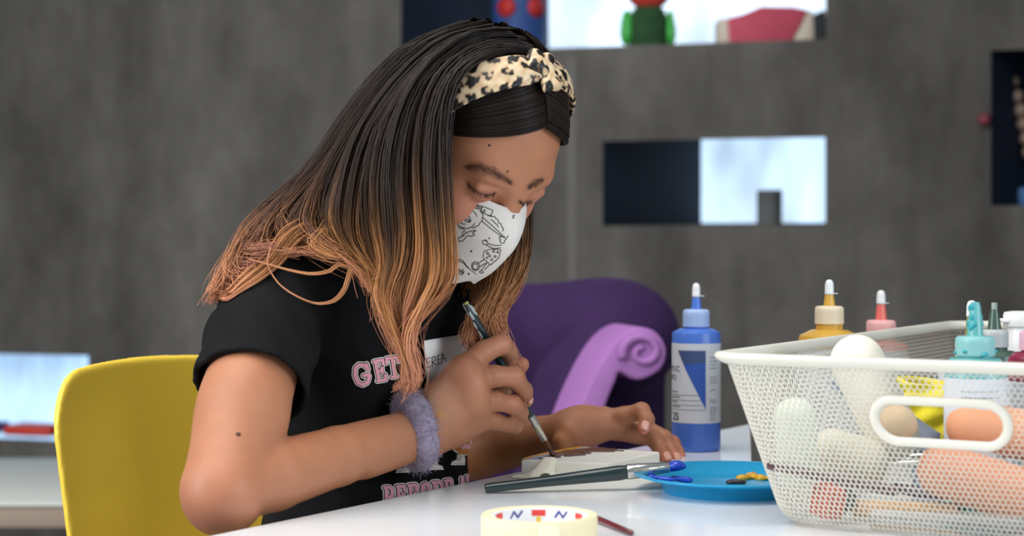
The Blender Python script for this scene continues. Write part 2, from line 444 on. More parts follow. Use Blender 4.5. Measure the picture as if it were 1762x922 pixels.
# string of wooden beads hanging in the dark opening at the side
bw = mat('pale_wood', (150, 128, 112), rough=.6)
rt = None
tops = [(1741, 140), (1749, 166), (1756, 190), (1762, 214), (1767, 238), (1772, 262)]
pz = W(1745, 150, .12)
rt = empty('bead_string', pz, 'string of pale wooden beads hanging in the dark wall opening', 'beads')
prev = []
for u, v in [(1730, 60)] + tops:
    q = W(u, v, .12); prev.append(q)
    if v > 100:
        bm = bmesh.new(); bmesh.ops.create_uvsphere(bm, u_segments=16, v_segments=10, radius=.0165)
        bmesh.ops.transform(bm, matrix=Matrix.Translation(q), verts=bm.verts[:]); link('bead', bm_mesh('bead', bm), bw, rt)
link('cord', tube_me('cord', [Vector(x) for x in spline(prev, 20)], .002), mat('cord', (90, 80, 70)), rt)
o = link('toy_block', box_me('toy_block', .06, .08, .045, .006, 3, (0, 0, .0225)), mat('sky_blue_plastic', (50, 110, 170))); o.location = at_sill(1770, 3, .3); o.rotation_euler.z = WROT
tag(o, 'blue toy block on the sill of the dark wall opening', 'block')
o = link('peg', lathe_me('peg', [(0, 0), (.014, 0), (.014, .02), (.010, .026), (0, .027)], 24, cap=False), mat('dark_red_knob', (120, 24, 44))); sharp(o)
o.matrix_world = Matrix.Translation(W(1694, 206)) @ WN.to_track_quat('Z', 'Y').to_matrix().to_4x4(); tag(o, 'small dark red peg on the concrete wall beside the dark opening', 'peg')

# ------------------------------------------------------------------ low table at the back
rt = empty('low_table', (P(-60, 800, 3.7).x, 3.68, 0), 'low pale table standing by the concrete wall behind the yellow chair', 'table')
zt = CZ - (866 - HZ) / FPX * 3.3; zx0, zx1 = -1.75, -.62
gt = mat('pale_laminate', (208, 212, 206), rough=.45); tp = mat('taupe_edge', (150, 132, 118), rough=.6)
link('tabletop', box_me('tabletop', zx1 - zx0, .70, .006, .002, 2, ((zx0 + zx1) / 2, 3.65, zt - .003)), gt, rt)
link('apron', box_me('apron', zx1 - zx0 - .006, .69, .042, .003, 2, ((zx0 + zx1) / 2, 3.652, zt - .0272)), tp, rt)
for x in (-.70, -1.68):
    for y in (3.36, 3.94): link('leg', box_me('leg', .035, .035, zt - .048, .004, 2, (x, y, (zt - .048) / 2)), tp, rt)

# ------------------------------------------------------------------ purple armchair
AC = P(1070, 600, 2.5)
rt = empty('armchair', (AC.x, 2.7, 0), 'purple velvet armchair with a lilac scroll-ended arm', 'armchair')
lil = mat('lilac_velvet', (156, 106, 168), rough=.7, spec=.25, sheen=.5, noise=.05, nscale=30)
vel = mat('purple_velvet', (54, 34, 72), rough=.85, spec=.15, sheen=.35, noise=.12, nscale=14)
E_ = Vector((-.25, .968, 0))       # front to back of the chair
outl = [(960, 1010), (966, 860), (978, 760), (992, 715), (1016, 658), (1046, 604), (1074, 574), (1102, 563), (1130, 572), (1146, 596), (1145, 622), (1130, 642), (1098, 654), (1068, 641), (1060, 656), (1042, 702), (1030, 760), (1026, 860), (1024, 1010)]
def ring_pts(L, d, n=110):
    return [Vector(q) for q in spline([P(u, v, d) for u, v in L], n)]
def extrude_outline(name, ring, e, m, bev=.0):
    bm = bmesh.new(); a = [bm.verts.new(p) for p in ring]; b = [bm.verts.new(p + e) for p in ring]
    n = len(ring); bm.faces.new(a); bm.faces.new(b[::-1])
    for i in range(n): bm.faces.new((a[i], b[i], b[(i + 1) % n], a[(i + 1) % n]))
    bmesh.ops.recalc_face_normals(bm, faces=bm.faces[:])
    if bev: bmesh.ops.bevel(bm, geom=[e2 for e2 in bm.edges if len(e2.link_faces) == 2 and any(len(f.verts) > 6 for f in e2.link_faces)], offset=bev, segments=3, affect='EDGES', profile=.5)
    o = link(name, bm_mesh(name, bm), m, rt); sharp(o, 40); return o
rg = ring_pts(outl, 2.5)
extrude_outline('scroll_panel', rg, E_ * .12, lil, .005)
sp = []
for i in range(40):
    t = i / 39; a = math.radians(200 - 470 * t); r = 36 * (1 - .80 * t)
    sp.append(P(1106 + r * math.cos(a), 606 - r * math.sin(a) * .9, 2.5) + Vector((0, -.001, 0)))
link('scroll_ridge', tube_me('scroll_ridge', sp, [.0075 * (1 - .45 * i / 39) for i in range(40)], seg=10), lil, rt)
inner = [(960 + (u - 960) * .93 + 6, v + 8) for u, v in outl]
extrude_outline('arm', [p + E_ * .12 for p in ring_pts(inner, 2.5)], E_ * .26, vel)
f = Field()
def sbox(c, r, R, rr):
    c = np.array(c, float); r = np.array(r, float) - rr
    def g(p):
        q = np.abs((p - c) @ R) - r
        return np.sqrt((np.maximum(q, 0) ** 2).sum(1)) + np.minimum(q.max(1), 0) - rr
    return g
ex = Vector((E_.y, -E_.x, 0)); AR = np.array([ex, E_, Vector((0, 0, 1))]).T
bc_ = P(975, 640, 2.86)
f.add(sbox((bc_.x - .06, bc_.y + .02, .56), (.23, .085, .325), AR, .082), .01)
f.ell((bc_.x + .075, bc_.y - .05, .80), (.105, .12, .095), AR, .06)
grow('backrest', f, (bc_.x - .45, bc_.y - .4, .15), (bc_.x + .45, bc_.y + .45, 1.0), .010, vel, rt)
f = Field(); sc_ = bc_ - E_ * .24 - ex * .10
f.add(sbox((sc_.x, sc_.y, .32), (.18, .22, .10), AR, .04), .01)
grow('seat', f, (sc_.x - .4, sc_.y - .4, .15), (sc_.x + .4, sc_.y + .4, .5), .012, vel, rt)
for a, b in ((.16, -.14), (-.16, -.14), (.16, .3), (-.16, .3)):
    q = sc_ + ex * a + E_ * b
    link('foot', mesh('foot', *(lambda g: (g[0], g[1]))(tube_geo([Vector((q.x, q.y, 0)), Vector((q.x, q.y, .24))], [.018, .026], seg=12))), mat('dark_wood', (50, 34, 28)), rt)

# ------------------------------------------------------------------ yellow chair
CF = Vector((.843, -.538, 0)); CR = Vector((-.538, -.843, 0))
CC = Vector((-.358, 1.846, 0))
rt = empty('chair', (CC.x + .1, CC.y - .06, 0), 'mustard yellow plastic chair with a rounded back behind the girl', 'chair')
yel = mat('mustard_plastic', (246, 210, 72), rough=.42, spec=.4, bump=.05, bscale=700)
ztop = .830
def chair_field(p):
    q = p - np.array(CC); a = q @ np.array(CR); b = q @ np.array(CF); z = p[:, 2]
    h = np.clip((ztop - z) / (ztop - .44), 0, 1); hw = .176 - .028 * h; an = np.clip(a / hw, -1.3, 1.3)
    b0 = .040 * h - .040 * (1 - an ** 2)
    zt = ztop - .012 * an ** 2; r = .062
    da = np.abs(a) - (hw - r); dz = np.abs(z - (zt + .40) / 2) - ((zt - .40) / 2 - r)
    d2 = np.hypot(np.maximum(da, 0), np.maximum(dz, 0)) + np.minimum(np.maximum(da, dz), 0) - r
    def edge(d2, d1, t):
        x = np.maximum(d2 + t, 0); y = np.maximum(np.abs(d1) - 0, 0)
        return np.hypot(x, y) - t
    back = edge(d2, b - b0, .0048)
    zs = .428 - .010 * (1 - (a / .2) ** 2) - .10 * np.maximum(b - .36, 0)
    da = np.abs(a) - (.195 - .05); db = np.abs(b - .20) - (.215 - .05)
    d3 = np.hypot(np.maximum(da, 0), np.maximum(db, 0)) + np.minimum(np.maximum(da, db), 0) - .05
    seat = edge(d3, z - zs, .0048)
    k = .05; m = np.maximum(k - np.abs(back - seat), 0) / k
    return np.minimum(back, seat) - m * m * k * .25
V, Q = polygonise(chair_field, np.array(CC) + (-.35, -.45, .34), np.array(CC) + (.62, .42, .87), .0034)
o = link('shell', mesh_np('shell', V, Q), yel, rt)
steel = mat('grey_steel', (150, 152, 156), rough=.35, metal=.9)
for a in (-1, 1):
    for b in (0, 1):
        p0 = CC + CF * (.12 + .24 * b) + CR * a * .14 + Vector((0, 0, .410)); p1 = CC + CF * (.04 + .40 * b) + CR * a * .19
        link('leg', tube_me('leg', [p0, p1 + Vector((0, 0, .0))], .010, seg=12), steel, rt)

# ================================================================== the white table
TZ = .72
ED = Vector((.5377, .8433, 0)); EN = Vector((.843, -.538, 0))      # along the edge the girl sits at; inwards
E0 = Vector((-.239, 1.375, TZ))
white_lam = mat('white_laminate', (232, 236, 240), rough=.16, spec=.5, noise=.015, nscale=6, coat=.2)
edge_m = mat('grey_edge_band', (120, 124, 130), rough=.5)
def on_edge(s, i=0.0): q = E0 + ED * s + EN * i; return (q.x, q.y)
corner = P(1291, 729, 690 / (729 - 420)); c2 = P(1294, 800, 690 / (800 - 420))
far = [(corner.x, corner.y), (c2.x, c2.y), (c2.x + .75, c2.y - .05)]
poly = [on_edge(-1.0), on_edge(.2)] + far + [on_edge(-.6, 1.25), on_edge(-1.0, 1.25)]
rt = empty('worktable', (.25, 1.2, 0), 'glossy white worktable the girl leans on, under the paints and basket', 'table')
link('tabletop', bm_mesh('tabletop', prism_bm(poly, TZ - .004, TZ, .0012, 2)), white_lam, rt, smooth=False)
link('edge_band', bm_mesh('edge_band', prism_bm(poly, TZ - .028, TZ - .0045)), edge_m, rt, smooth=False)
for q in (on_edge(-.5, .12), on_edge(.62, .12), on_edge(-.5, 1.1), (.55, 1.6)):
    link('leg', box_me('leg', .04, .04, TZ - .03, .004, 2, (q[0], q[1], (TZ - .03) / 2)), steel, rt)

# ------------------------------------------------------------------ helpers: print laid on a surface
_txt = {}
def fill2d(loops):
    """filled flat mesh from closed loops; returns verts (x,y), tris"""
    cu = bpy.data.curves.new('f', 'CURVE'); cu.dimensions = '2D'; cu.fill_mode = 'BOTH'
    for L in loops:
        s = cu.splines.new('POLY'); s.points.add(len(L) - 1)
        for p, (x, y) in zip(s.points, L): p.co = (x, y, 0, 1)
        s.use_cyclic_u = True
    return curve_tris(cu)
def curve_tris(cu):
    o = bpy.data.objects.new('f', cu); COL.objects.link(o); dg = bpy.context.evaluated_depsgraph_get()
    me = bpy.data.meshes.new_from_object(o.evaluated_get(dg))
    V = [tuple(v.co)[:2] for v in me.vertices]; F = [tuple(p.vertices) for p in me.polygons]
    bpy.data.objects.remove(o); bpy.data.meshes.remove(me); return V, F
def text2d(s, size=1.0, offset=0.0, shear=0.0):
    cu = bpy.data.curves.new('t', 'FONT'); cu.body = s; cu.size = size; cu.offset = offset; cu.shear = shear; cu.resolution_u = 3
    return curve_tris(cu)
def lay(name, V, F, put, m, parent, maxlen=None):
    """put((x,y)) -> point on the surface; finer pieces where maxlen asks"""
    bm = bmesh.new(); vs = [bm.verts.new((x, y, 0)) for x, y in V]
    for f in F:
        try: bm.faces.new([vs[i] for i in f])
        except ValueError: pass
    if maxlen:
        bmesh.ops.triangulate(bm, faces=bm.faces[:])
        for _ in range(6):
            es = [e for e in bm.edges if e.calc_length() > maxlen]
            if not es: break
            bmesh.ops.subdivide_edges(bm, edges=es, cuts=1); bmesh.ops.triangulate(bm, faces=[f for f in bm.faces if len(f.verts) > 3])
    bad = []
    for v in bm.verts:
        q = put((v.co.x, v.co.y))
        if q is None: bad.append(v)
        else: v.co = q
    bmesh.ops.delete(bm, geom=bad, context='VERTS')
    me = bpy.data.meshes.new(name); bm.to_mesh(me); bm.free()
    return link(name, me, m, parent, smooth=False) if len(me.polygons) else None
def stroke2d(line, wdt, closed=False):
    """a line as a flat ribbon with round joints; x,y"""
    V = []; F = []
    L = list(line) + ([line[0]] if closed else [])
    for (x0, y0), (x1, y1) in zip(L[:-1], L[1:]):
        d = math.hypot(x1 - x0, y1 - y0)
        if d < 1e-9: continue
        nx, ny = -(y1 - y0) / d * wdt / 2, (x1 - x0) / d * wdt / 2; k = len(V)
        V += [(x0 + nx, y0 + ny), (x1 + nx, y1 + ny), (x1 - nx, y1 - ny), (x0 - nx, y0 - ny)]; F.append((k, k + 1, k + 2, k + 3))
    for (x, y) in L:
        k = len(V); V += [(x + wdt / 2 * math.cos(a * math.pi / 4), y + wdt / 2 * math.sin(a * math.pi / 4)) for a in range(8)]; F.append(tuple(range(k, k + 8)))
    return V, F
def join2d(gs):
    V = []; F = []
    for v, f in gs: o = len(V); V += v; F += [tuple(i + o for i in q) for q in f]
    return V, F

# ------------------------------------------------------------------ squeeze bottles
ink = mat('black_ink', (40, 42, 48), rough=.6)
def cyl(r, z0, a0):
    """x along the circumference (from the facing angle a0), y up"""
    return lambda q: Vector((r * math.cos(a0 + q[0] / r), r * math.sin(a0 + q[0] / r), z0 + q[1]))
def squeeze_bottle(loc, label, paint, cap_rgb, r=.027, hs=.136, cap_r=.015, cap_h=.019, noz=.017, tip=True, label_z=(.032, .120), label_w=None, tip_rgb=(226, 228, 230), nozr=.0060, neck=.002, shoulder=.004, group=None):
    rt = empty('paint_bottle', loc, label, 'bottle', group)
    pm = mat('paint_plastic', paint, rough=.32, spec=.5); cmx = mat('frosted_cap', cap_rgb, rough=.4, spec=.4); tm = mat('tip_plastic', tip_rgb, rough=.35)
    b = link('body', lathe_me('body', [(r * .90, 0), (r * .97, .0008), (r, .004), (r, hs - shoulder - .003), (r - .0012, hs - shoulder), (cap_r + .004, hs - .0005), (cap_r * .92, hs), (cap_r * .92, hs + neck)], 56), pm); b.parent = rt; sharp(b, 40)
    z = hs + neck
    prof = [(cap_r, z), (cap_r * 1.0, z + .001)]
    for i in range(6): prof += [(cap_r * (.985 if i % 2 else 1.0), z + .001 + cap_h * .7 * (i + 1) / 6)]
    prof += [(cap_r * .98, z + cap_h * .9), (cap_r * .86, z + cap_h), (nozr * 1.05, z + cap_h + .0005)]
    c = link('cap', lathe_me('cap', prof, 48), cmx); c.parent = rt; sharp(c, 50)
    z += cap_h
    n = link('nozzle', lathe_me('nozzle', [(nozr, z), (nozr * .96, z + .001), (nozr * .66, z + noz), (nozr * .5, z + noz + .004)], 32), pm); n.parent = rt; sharp(n, 50)
    if tip:
        z += noz - .003; t = nozr * .74
        k = link('tip_cap', lathe_me('tip_cap', [(t * 1.05, z), (t * 1.05, z + .002), (t, z + .0025), (t * .98, z + .010), (t * .8, z + .0135), (t * .45, z + .0152), (.0001, z + .0156)], 28), tm); k.parent = rt
        k2 = link('tether', box_me('tether', .006, .0018, .0010, .0003, 1, (t + .002, 0, z + .001)), tm); k2.parent = rt; k2.rotation_euler.z = .3
    if label_z:
        rr = r + .0003; lw = label_w or math.radians(250)
        V = []; F = []; nseg = 48
        for i in range(nseg + 1):
            a = -lw / 2 + lw * i / nseg - math.pi / 2
            V += [(rr * math.cos(a), rr * math.sin(a), label_z[0]), (rr * math.cos(a), rr * math.sin(a), label_z[1])]
        for i in range(nseg): F.append((2 * i, 2 * i + 2, 2 * i + 3, 2 * i + 1))
        l = link('label', mesh('label', V, F), mat('label_paper', (206, 211, 220), rough=.45)); l.parent = rt
        return rt, l, rr
    return rt, None, r
def fine_print(l, put, x0, x1, y0, y1, rows, seed, m=ink, th=.0007):
    """rows of type too small to read"""
    rs = random.Random(seed); gs = []
    for i in range(rows):
        y = y1 - (y1 - y0) * (i + .5) / rows; x = x0; e = x1 - rs.random() * (x1 - x0) * .35
        while x < e:
            wd = rs.uniform(.0012, .0035); gs.append(([(x, y), (min(x + wd, e), y), (min(x + wd, e), y + th), (x, y + th)], [(0, 1, 2, 3)])); x += wd + .0008
    V, F = join2d(gs); o = lay('small_print', V, F, put, m, None, .002); o.parent = l; return o
def put_on(l, V, F, put, m, name, dx=0, dy=0, s=1.0, ml=.003):
    o = lay(name, [(x * s + dx, y * s + dy) for x, y in V], F, put, m, None, ml); o.parent = l; return o

bx = P(1198, 420, 1.95)
bt, lb, rr = squeeze_bottle((bx.x, bx.y, TZ), 'tall blue acrylic paint bottle with a pointed nozzle, standing alone behind the plate', (72, 114, 204), (160, 184, 226), label_w=math.radians(300))
aim = math.atan2(-bx.y, -bx.x)     # the side that faces the girl's seat and the lens
put = cyl(rr + .0003, 0, aim); put2 = cyl(rr + .0005, 0, aim)
pxm = 1.95 / 3000
def bx_(u): return rr * math.asin(max(-.99, min(.99, (u - 1198) * pxm / rr)))
def by_(v): return (774 - v) * pxm
blu = mat('blue_print', (46, 88, 178), rough=.45); dkb = mat('dark_blue_print', (62, 82, 128), rough=.45)
tri = [(bx_(1167), by_(601)), (bx_(1214), by_(601)), (bx_(1214), by_(701))]
V, F = fill2d([tri]); put_on(lb, V, F, put, blu, 'blue_triangle', ml=.003)
tri2 = [(bx_(1167), by_(601)), (bx_(1214), by_(601)), (bx_(1214), by_(621)), (bx_(1177), by_(625))]
V, F = fill2d([tri2]); put_on(lb, V, F, put2, dkb, 'printed_band', ml=.003)
def text_right(s, size, u_right, v_base, m=ink, off=.0):
    V, F = text2d(s, size, off); xm = max(x for x, y in V)
    put_on(lb, V, F, put, m, 'lettering', bx_(u_right) - xm, by_(v_base), 1.0, .002)
text_right('ACRYLIC', .0085, 1170, 637); text_right('PRO', .0085, 1164, 652); text_right('25', .0118, 1168, 720, off=.0002)
gs = []
for v in (677, 686, 694, 702): gs.append(stroke2d([(bx_(1158), by_(v)), (bx_(1208 if v < 700 else 1214), by_(v))], .0004))
V, F = join2d(gs); put_on(lb, V, F, put, ink, 'ruled_lines', ml=.003)
for i, v in enumerate((674, 683, 691, 699)): fine_print(lb, put, bx_(1157.5), bx_(1172), by_(v + 1), by_(v - 3.5), 1, i, th=.0011)
for i, (a, b, n) in enumerate(((611, 635, 4), (645, 659, 3), (667, 671, 1), (684, 692, 2), (697, 722, 6))): fine_print(lb, put, bx_(1221), bx_(1234), by_(b), by_(a), n, 20 + i)
# bottles beyond and inside the basket
def bottle_at(u, d, *a, **k):
    q = P(u, 420, d); return squeeze_bottle((q.x, q.y, TZ + k.pop('lift', 0)), *a, **k)
bt, l, r_ = bottle_at(1427, 1.80, 'ochre yellow paint bottle with a frosted cap, behind the white wire basket', (206, 160, 62), (222, 206, 178), r=.0315, hs=.142, cap_r=.0150, cap_h=.018, noz=.015, nozr=.0062, neck=.006, shoulder=.006, label_z=(.03, .122))
fine_print(l, cyl(r_ + .0004, 0, -math.pi / 2), -.02, .02, .105, .118, 2, 5, th=.003)
bt, l, r_ = bottle_at(1516, 1.95, 'red paint bottle with a pink frosted cap, behind the white wire basket', (222, 110, 100), (232, 176, 174), r=.030, hs=.122, cap_r=.0165, cap_h=.021, noz=.021, nozr=.0066, label_z=(.02, .112))
fine_print(l, cyl(r_ + .0004, 0, -math.pi / 2), -.02, .02, .06, .105, 7, 6)
BF = .003
bt, l, r_ = bottle_at(1678, 1.43, 'turquoise paint bottle with smeared nozzle, standing in the front of the wire basket', (92, 164, 164), (126, 180, 180), r=.0248, hs=.134, cap_r=.0160, cap_h=.0155, noz=.024, nozr=.0068, tip=False, lift=BF, label_z=(.02, .118), shoulder=.006)
fine_print(l, cyl(r_ + .0004, 0, -math.pi / 2), -.018, .018, .07, .11, 8, 7)
tq = mat('turquoise_paint', (40, 150, 158), rough=.3)
f = Field()
for i in range(9):
    a = rng.uniform(0, 6.28); rr_ = .0160; f.ell((rr_ * math.cos(a), rr_ * math.sin(a), .136 + rng.uniform(0, .004)), (.0022, .0022, .0016), None, .002)
for i in range(10):
    a = rng.uniform(0, 6.28); zz = rng.uniform(.158, .176); rr_ = .0062 - (zz - .152) * .10; f.ell((rr_ * math.cos(a), rr_ * math.sin(a), zz), (.002, .002, .003), None, .002)
f.cone((0, 0, .172), (0, 0, .1765), .0042, .0034, .002)
o, _ = grow('paint_smear', f, (-.02, -.02, .11), (.02, .02, .184), .0008, tq); o.parent = bt
bt, l, r_ = bottle_at(1711, 1.58, 'dark green paint bottle with a grey cap, behind the turquoise bottle in the basket', (58, 82, 70), (168, 172, 172), r=.026, hs=.131, cap_r=.0125, cap_h=.0155, noz=.0145, nozr=.0064, tip=False, lift=BF, label_z=(.02, .108), neck=.003)
o = link('nozzle_tip', lathe_me('nozzle_tip', [(.0030, 0), (.0027, .010), (.0018, .010), (.0018, .006)], 20, cap=False), mat('grey_tip', (120, 134, 128), rough=.3)); o.parent = bt; o.location = (0, 0, .131 + .003 + .0155 + .0145)
bt, l, r_ = bottle_at(1672, 1.66, 'olive green paint bottle mostly hidden behind the turquoise one in the basket', (132, 136, 78), (190, 192, 170), r=.031, hs=.116, cap_r=.0155, cap_h=.019, noz=.024, nozr=.0066, lift=BF, label_z=(.02, .106))
bt, l, r_ = bottle_at(1796, 1.47, 'magenta red paint bottle at the edge of view in the basket', (132, 34, 62), (214, 170, 190), r=.029, hs=.136, cap_r=.0200, cap_h=.016, noz=.02, lift=BF, label_z=(.02, .112))
# white bottle with a flip top
q = P(1757, 420, 1.72); rt = empty('flip_top_bottle', (q.x, q.y, TZ + BF), 'white plastic bottle with an open flip-top cap in the basket', 'bottle')
wp = mat('white_plastic', (228, 228, 226), rough=.4)
o = link('body', lathe_me('body', [(.025, 0), (.028, .004), (.028, .095), (.024, .105), (.0125, .114), (.0125, .12)], 40), wp); o.parent = rt; sharp(o, 40)
o = link('cap', lathe_me('cap', [(.0145, .118), (.0150, .12), (.0150, .142), (.0140, .1435), (.0140, .146)], 40), wp); o.parent = rt; sharp(o, 40)
o = link('flip_lid', lathe_me('flip_lid', [(.0165, .146), (.0172, .148), (.0172, .1575), (.016, .160), (.010, .161)], 40), wp); o.parent = rt; sharp(o, 40)
o = link('thumb_tab', box_me('thumb_tab', .010, .012, .004, .0015, 2, (-.019, 0, .152)), wp); o.parent = rt; o.rotation_euler.z = .25

# ================================================================== the girl
def head_matrix(y, p, r):
    y, p, r = map(math.radians, (y, p, r))
    F = Vector((math.cos(p) * math.cos(y), -math.cos(p) * math.sin(y), -math.sin(p)))
    L = Vector((math.sin(y), math.cos(y), 0)); U = F.cross(L)
    L2 = math.cos(r) * L - math.sin(r) * U; U2 = math.cos(r) * U + math.sin(r) * L
    return np.array([F, L2, U2]).T
HM = head_matrix(49, 36, 2); HS = 0.885
HC = np.array(P(808, 254, 1.64))
def H(x, y, z): return Vector(HC + HS * HM @ np.array([x, y, z]))
def head_field():
    f = Field()
    def e(c, r, k=.02, mode='u'): f.ell(H(*c), np.array(r) * HS, HM, k, mode)
    def c(a, b, ra, rb, k=.012, mode='u'): f.cone(H(*a), H(*b), ra * HS, rb * HS, k, mode)
    e((-.012, 0, .032), (.100, .072, .086))
    e((.034, 0, -.045), (.056, .052, .076), .03)
    e((.060, 0, -.090), (.019, .022, .015), .025)
    e((.044, 0, .040), (.044, .057, .050), .02)
    c((.077, -.036, .018), (.083, 0, .012), .009, .008, .02); c((.083, 0, .012), (.077, .036, .018), .008, .009, .02)
    for s in (-1, 1):
        e((.050, s * .040, -.030), (.022, .021, .022), .025)
        e((.094, s * .032, -.005), (.012, .016, .010), .012, 's')
        e((.0735, s * .031, -.005), (.0140, .0165, .0125), .0035)
        c((.0845, s * .018, .0035), (.081, s * .043, .001), .0035, .004, .006)
        e((-.005, s * .074, -.015), (.017, .007, .030), .008)
        e((.088, s * .011, -.034), (.011, .008, .008), .008)
        c((.054, s * .012, -.093), (-.01, s * .053, -.055), .011, .014, .025)
    c((.085, 0, .006), (.099, 0, -.030), .0085, .0105, .012)
    e((.088, 0, -.066), (.010, .021, .006), .008); e((.086, 0, -.075), (.010, .018, .006), .008)
    return f
# landmarks of the body, in metres
NB = Vector((-.150, 1.735, .935))
SHR, ELR, WRR = P(474, 492, 1.62), P(391, 842, 1.45), P(716, 744, 1.645)
SHL, ELL, WRL = Vector((-.088, 1.835, .912)), Vector((-.085, 1.985, .705)), P(985, 741, 1.865)
FWD = Vector((.843, -.538, 0)); RGT = Vector((-.538, -.843, 0)); UPV = Vector((0, 0, 1))
TB = np.array([FWD, -RGT, UPV]).T
TC = P(663, 715, 1.745)
def torso(f, o=0.0, k=.05):
    T = lambda a, b, c: TC + FWD * a - RGT * b + UPV * c
    f.ell(T(-.022, 0, .092), (.070 + o, .118 + o, .100 + o), TB, k)
    f.ell(T(-.012, 0, .0), (.068 + o, .110 + o, .11 + o), TB, k)
    f.ell(T(-.022, 0, -.13), (.078 + o, .118 + o, .10 + o), TB, k)
    f.cone(SHR + Vector((.015, .03, .004)), SHL - Vector((.015, .03, -.004)), .040 + o, .040 + o, k)
    f.cone(NB - UPV * .06, NB + UPV * .0, .058 + o, .045 + o, k)
    return f
pts = lambda L: [P(*q) for q in L]
def right_hand(f):
    k = .0030
    pal = pts([(735, 738, 1.648), (775, 700, 1.648), (808, 652, 1.645)])
    f.chain([WRR] + pal[:2] + [P(806, 648, 1.650)], [.0215, .0225, .0230, .0165], .015)
    f.chain(pts([(728, 744, 1.648), (775, 722, 1.652), (812, 700, 1.650)]), [.0195, .0220, .0175], .012)
    f.chain(pts([(738, 748, 1.655), (780, 736, 1.66), (822, 722, 1.66)]), [.0135, .0165, .0135], .012)
    f.chain(pts([(765, 690, 1.652), (795, 650, 1.648)]), [.020, .0145], .02)
    for a in ((799, 638, 1.639, .0105), (815, 662, 1.632, .0105), (820, 694, 1.634, .0095)): f.ell(P(*a[:3]), (a[3],) * 3, None, .016)
    f.chain(pts([(802, 632, 1.648), (832, 606, 1.655), (861, 592, 1.664), (873, 604, 1.684), (876, 622, 1.700)]), [.0126, .0106, .0098, .0088, .0072], k)
    f.chain(pts([(815, 656, 1.645), (850, 647, 1.648), (884, 648, 1.655), (901, 672, 1.676), (906, 689, 1.692)]), [.0118, .0100, .0094, .0082, .0068], k)
    f.chain(pts([(818, 692, 1.645), (852, 690, 1.650), (882, 696, 1.660), (895, 710, 1.680), (898, 719, 1.698)]), [.0108, .0092, .0086, .0076, .0064], k)
    f.chain(pts([(822, 720, 1.655), (850, 724, 1.660), (874, 730, 1.672), (887, 734, 1.688), (891, 735, 1.702)]), [.0105, .0085, .0076, .0066, .0056], k)
    f.chain(pts([(752, 720, 1.674), (800, 705, 1.706), (846, 692, 1.734), (876, 655, 1.738), (898, 627, 1.722)]), [.016, .0135, .0105, .0092, .0074], .006)
def left_hand(f):
    k = .0030
    f.chain([WRL] + pts([(1010, 728, 1.880), (1040, 724, 1.880)]), [.0185, .0175, .0150], .02)
    f.chain(pts([(1000, 735, 1.87), (1030, 735, 1.862), (1062, 735, 1.862)]), [.015, .0140, .012], .02)
    f.chain(pts([(1020, 726, 1.905), (1062, 728, 1.915), (1090, 735, 1.915)]), [.016, .0145, .012], .02)
    f.chain(pts([(1040, 722, 1.868), (1074, 716, 1.858), (1104, 707, 1.848), (1113, 722, 1.838), (1108, 737, 1.832)]), [.0120, .0098, .0088, .0078, .0064], k)
    f.chain(pts([(1060, 738, 1.872), (1096, 746, 1.868), (1122, 752, 1.862), (1136, 772, 1.852), (1146, 788, 1.846)]), [.0125, .0105, .0092, .0078, .0062], k)
    f.chain(pts([(1075, 732, 1.900), (1115, 741, 1.895), (1143, 754, 1.888), (1155, 775, 1.878), (1163, 789, 1.868)]), [.0115, .0098, .0085, .0072, .0058], k)
    f.chain(pts([(1085, 736, 1.925), (1130, 748, 1.922), (1158, 762, 1.912), (1167, 778, 1.900), (1173, 789, 1.890)]), [.0105, .0088, .0076, .0064, .0052], k)
    f.chain(pts([(1002, 735, 1.862), (980, 745, 1.846), (967, 759, 1.840), (970, 769, 1.838)]), [.0150, .0125, .0095, .0072], .008)
def body_field():
    f = head_field()
    f.cone(H(-.03, 0, -.045), NB - UPV * .01, .047, .046, .03)
    torso(f)
    # right arm
    f.chain([SHR, SHR.lerp(ELR, .45), ELR], [.036, .0345, .0295], .03)
    f.ell(SHR.lerp(ELR, .66) + Vector((-.001, -.002, 0)), (.0345, .0345, .05), None, .02)
    f.cone(SHR.lerp(ELR, .5) + Vector((-.004, 0, 0)), ELR + Vector((-.009, .002, .006)), .034, .026, .02)
    f.ell(ELR + Vector((-.004, -.004, -.010)), (.0275, .028, .026), None, .02)
    f.chain([ELR, ELR.lerp(WRR, .22), ELR.lerp(WRR, .55), WRR], [.0285, .0300, .0265, .0220], .004)
    f.chain([ELR.lerp(WRR, .7) - UPV * .004, WRR - UPV * .006], [.022, .0195], .01)
    right_hand(f)
    # left arm
    f.chain([SHL, SHL.lerp(ELL, .5), ELL], [.040, .034, .028], .03)
    f.chain([ELL, ELL.lerp(WRL, .3), ELL.lerp(WRL, .7), WRL], [.029, .031, .025, .0190], .02)
    left_hand(f)
    return f

skin_m = mat('skin', (196, 148, 120), rough=.48, spec=.35, attr='col', noise=.05, nscale=60, bump=.08, bscale=900, sss=.12)
root = empty('person', (TC.x, TC.y, 0), 'person in black t-shirt and leopard headband, painting with a fine brush', 'person')
bf = body_field()
body, BV = grow('body', bf, (-.34, 1.36, .50), (.18, 2.06, 1.16), VOX_BODY, skin_m, root)
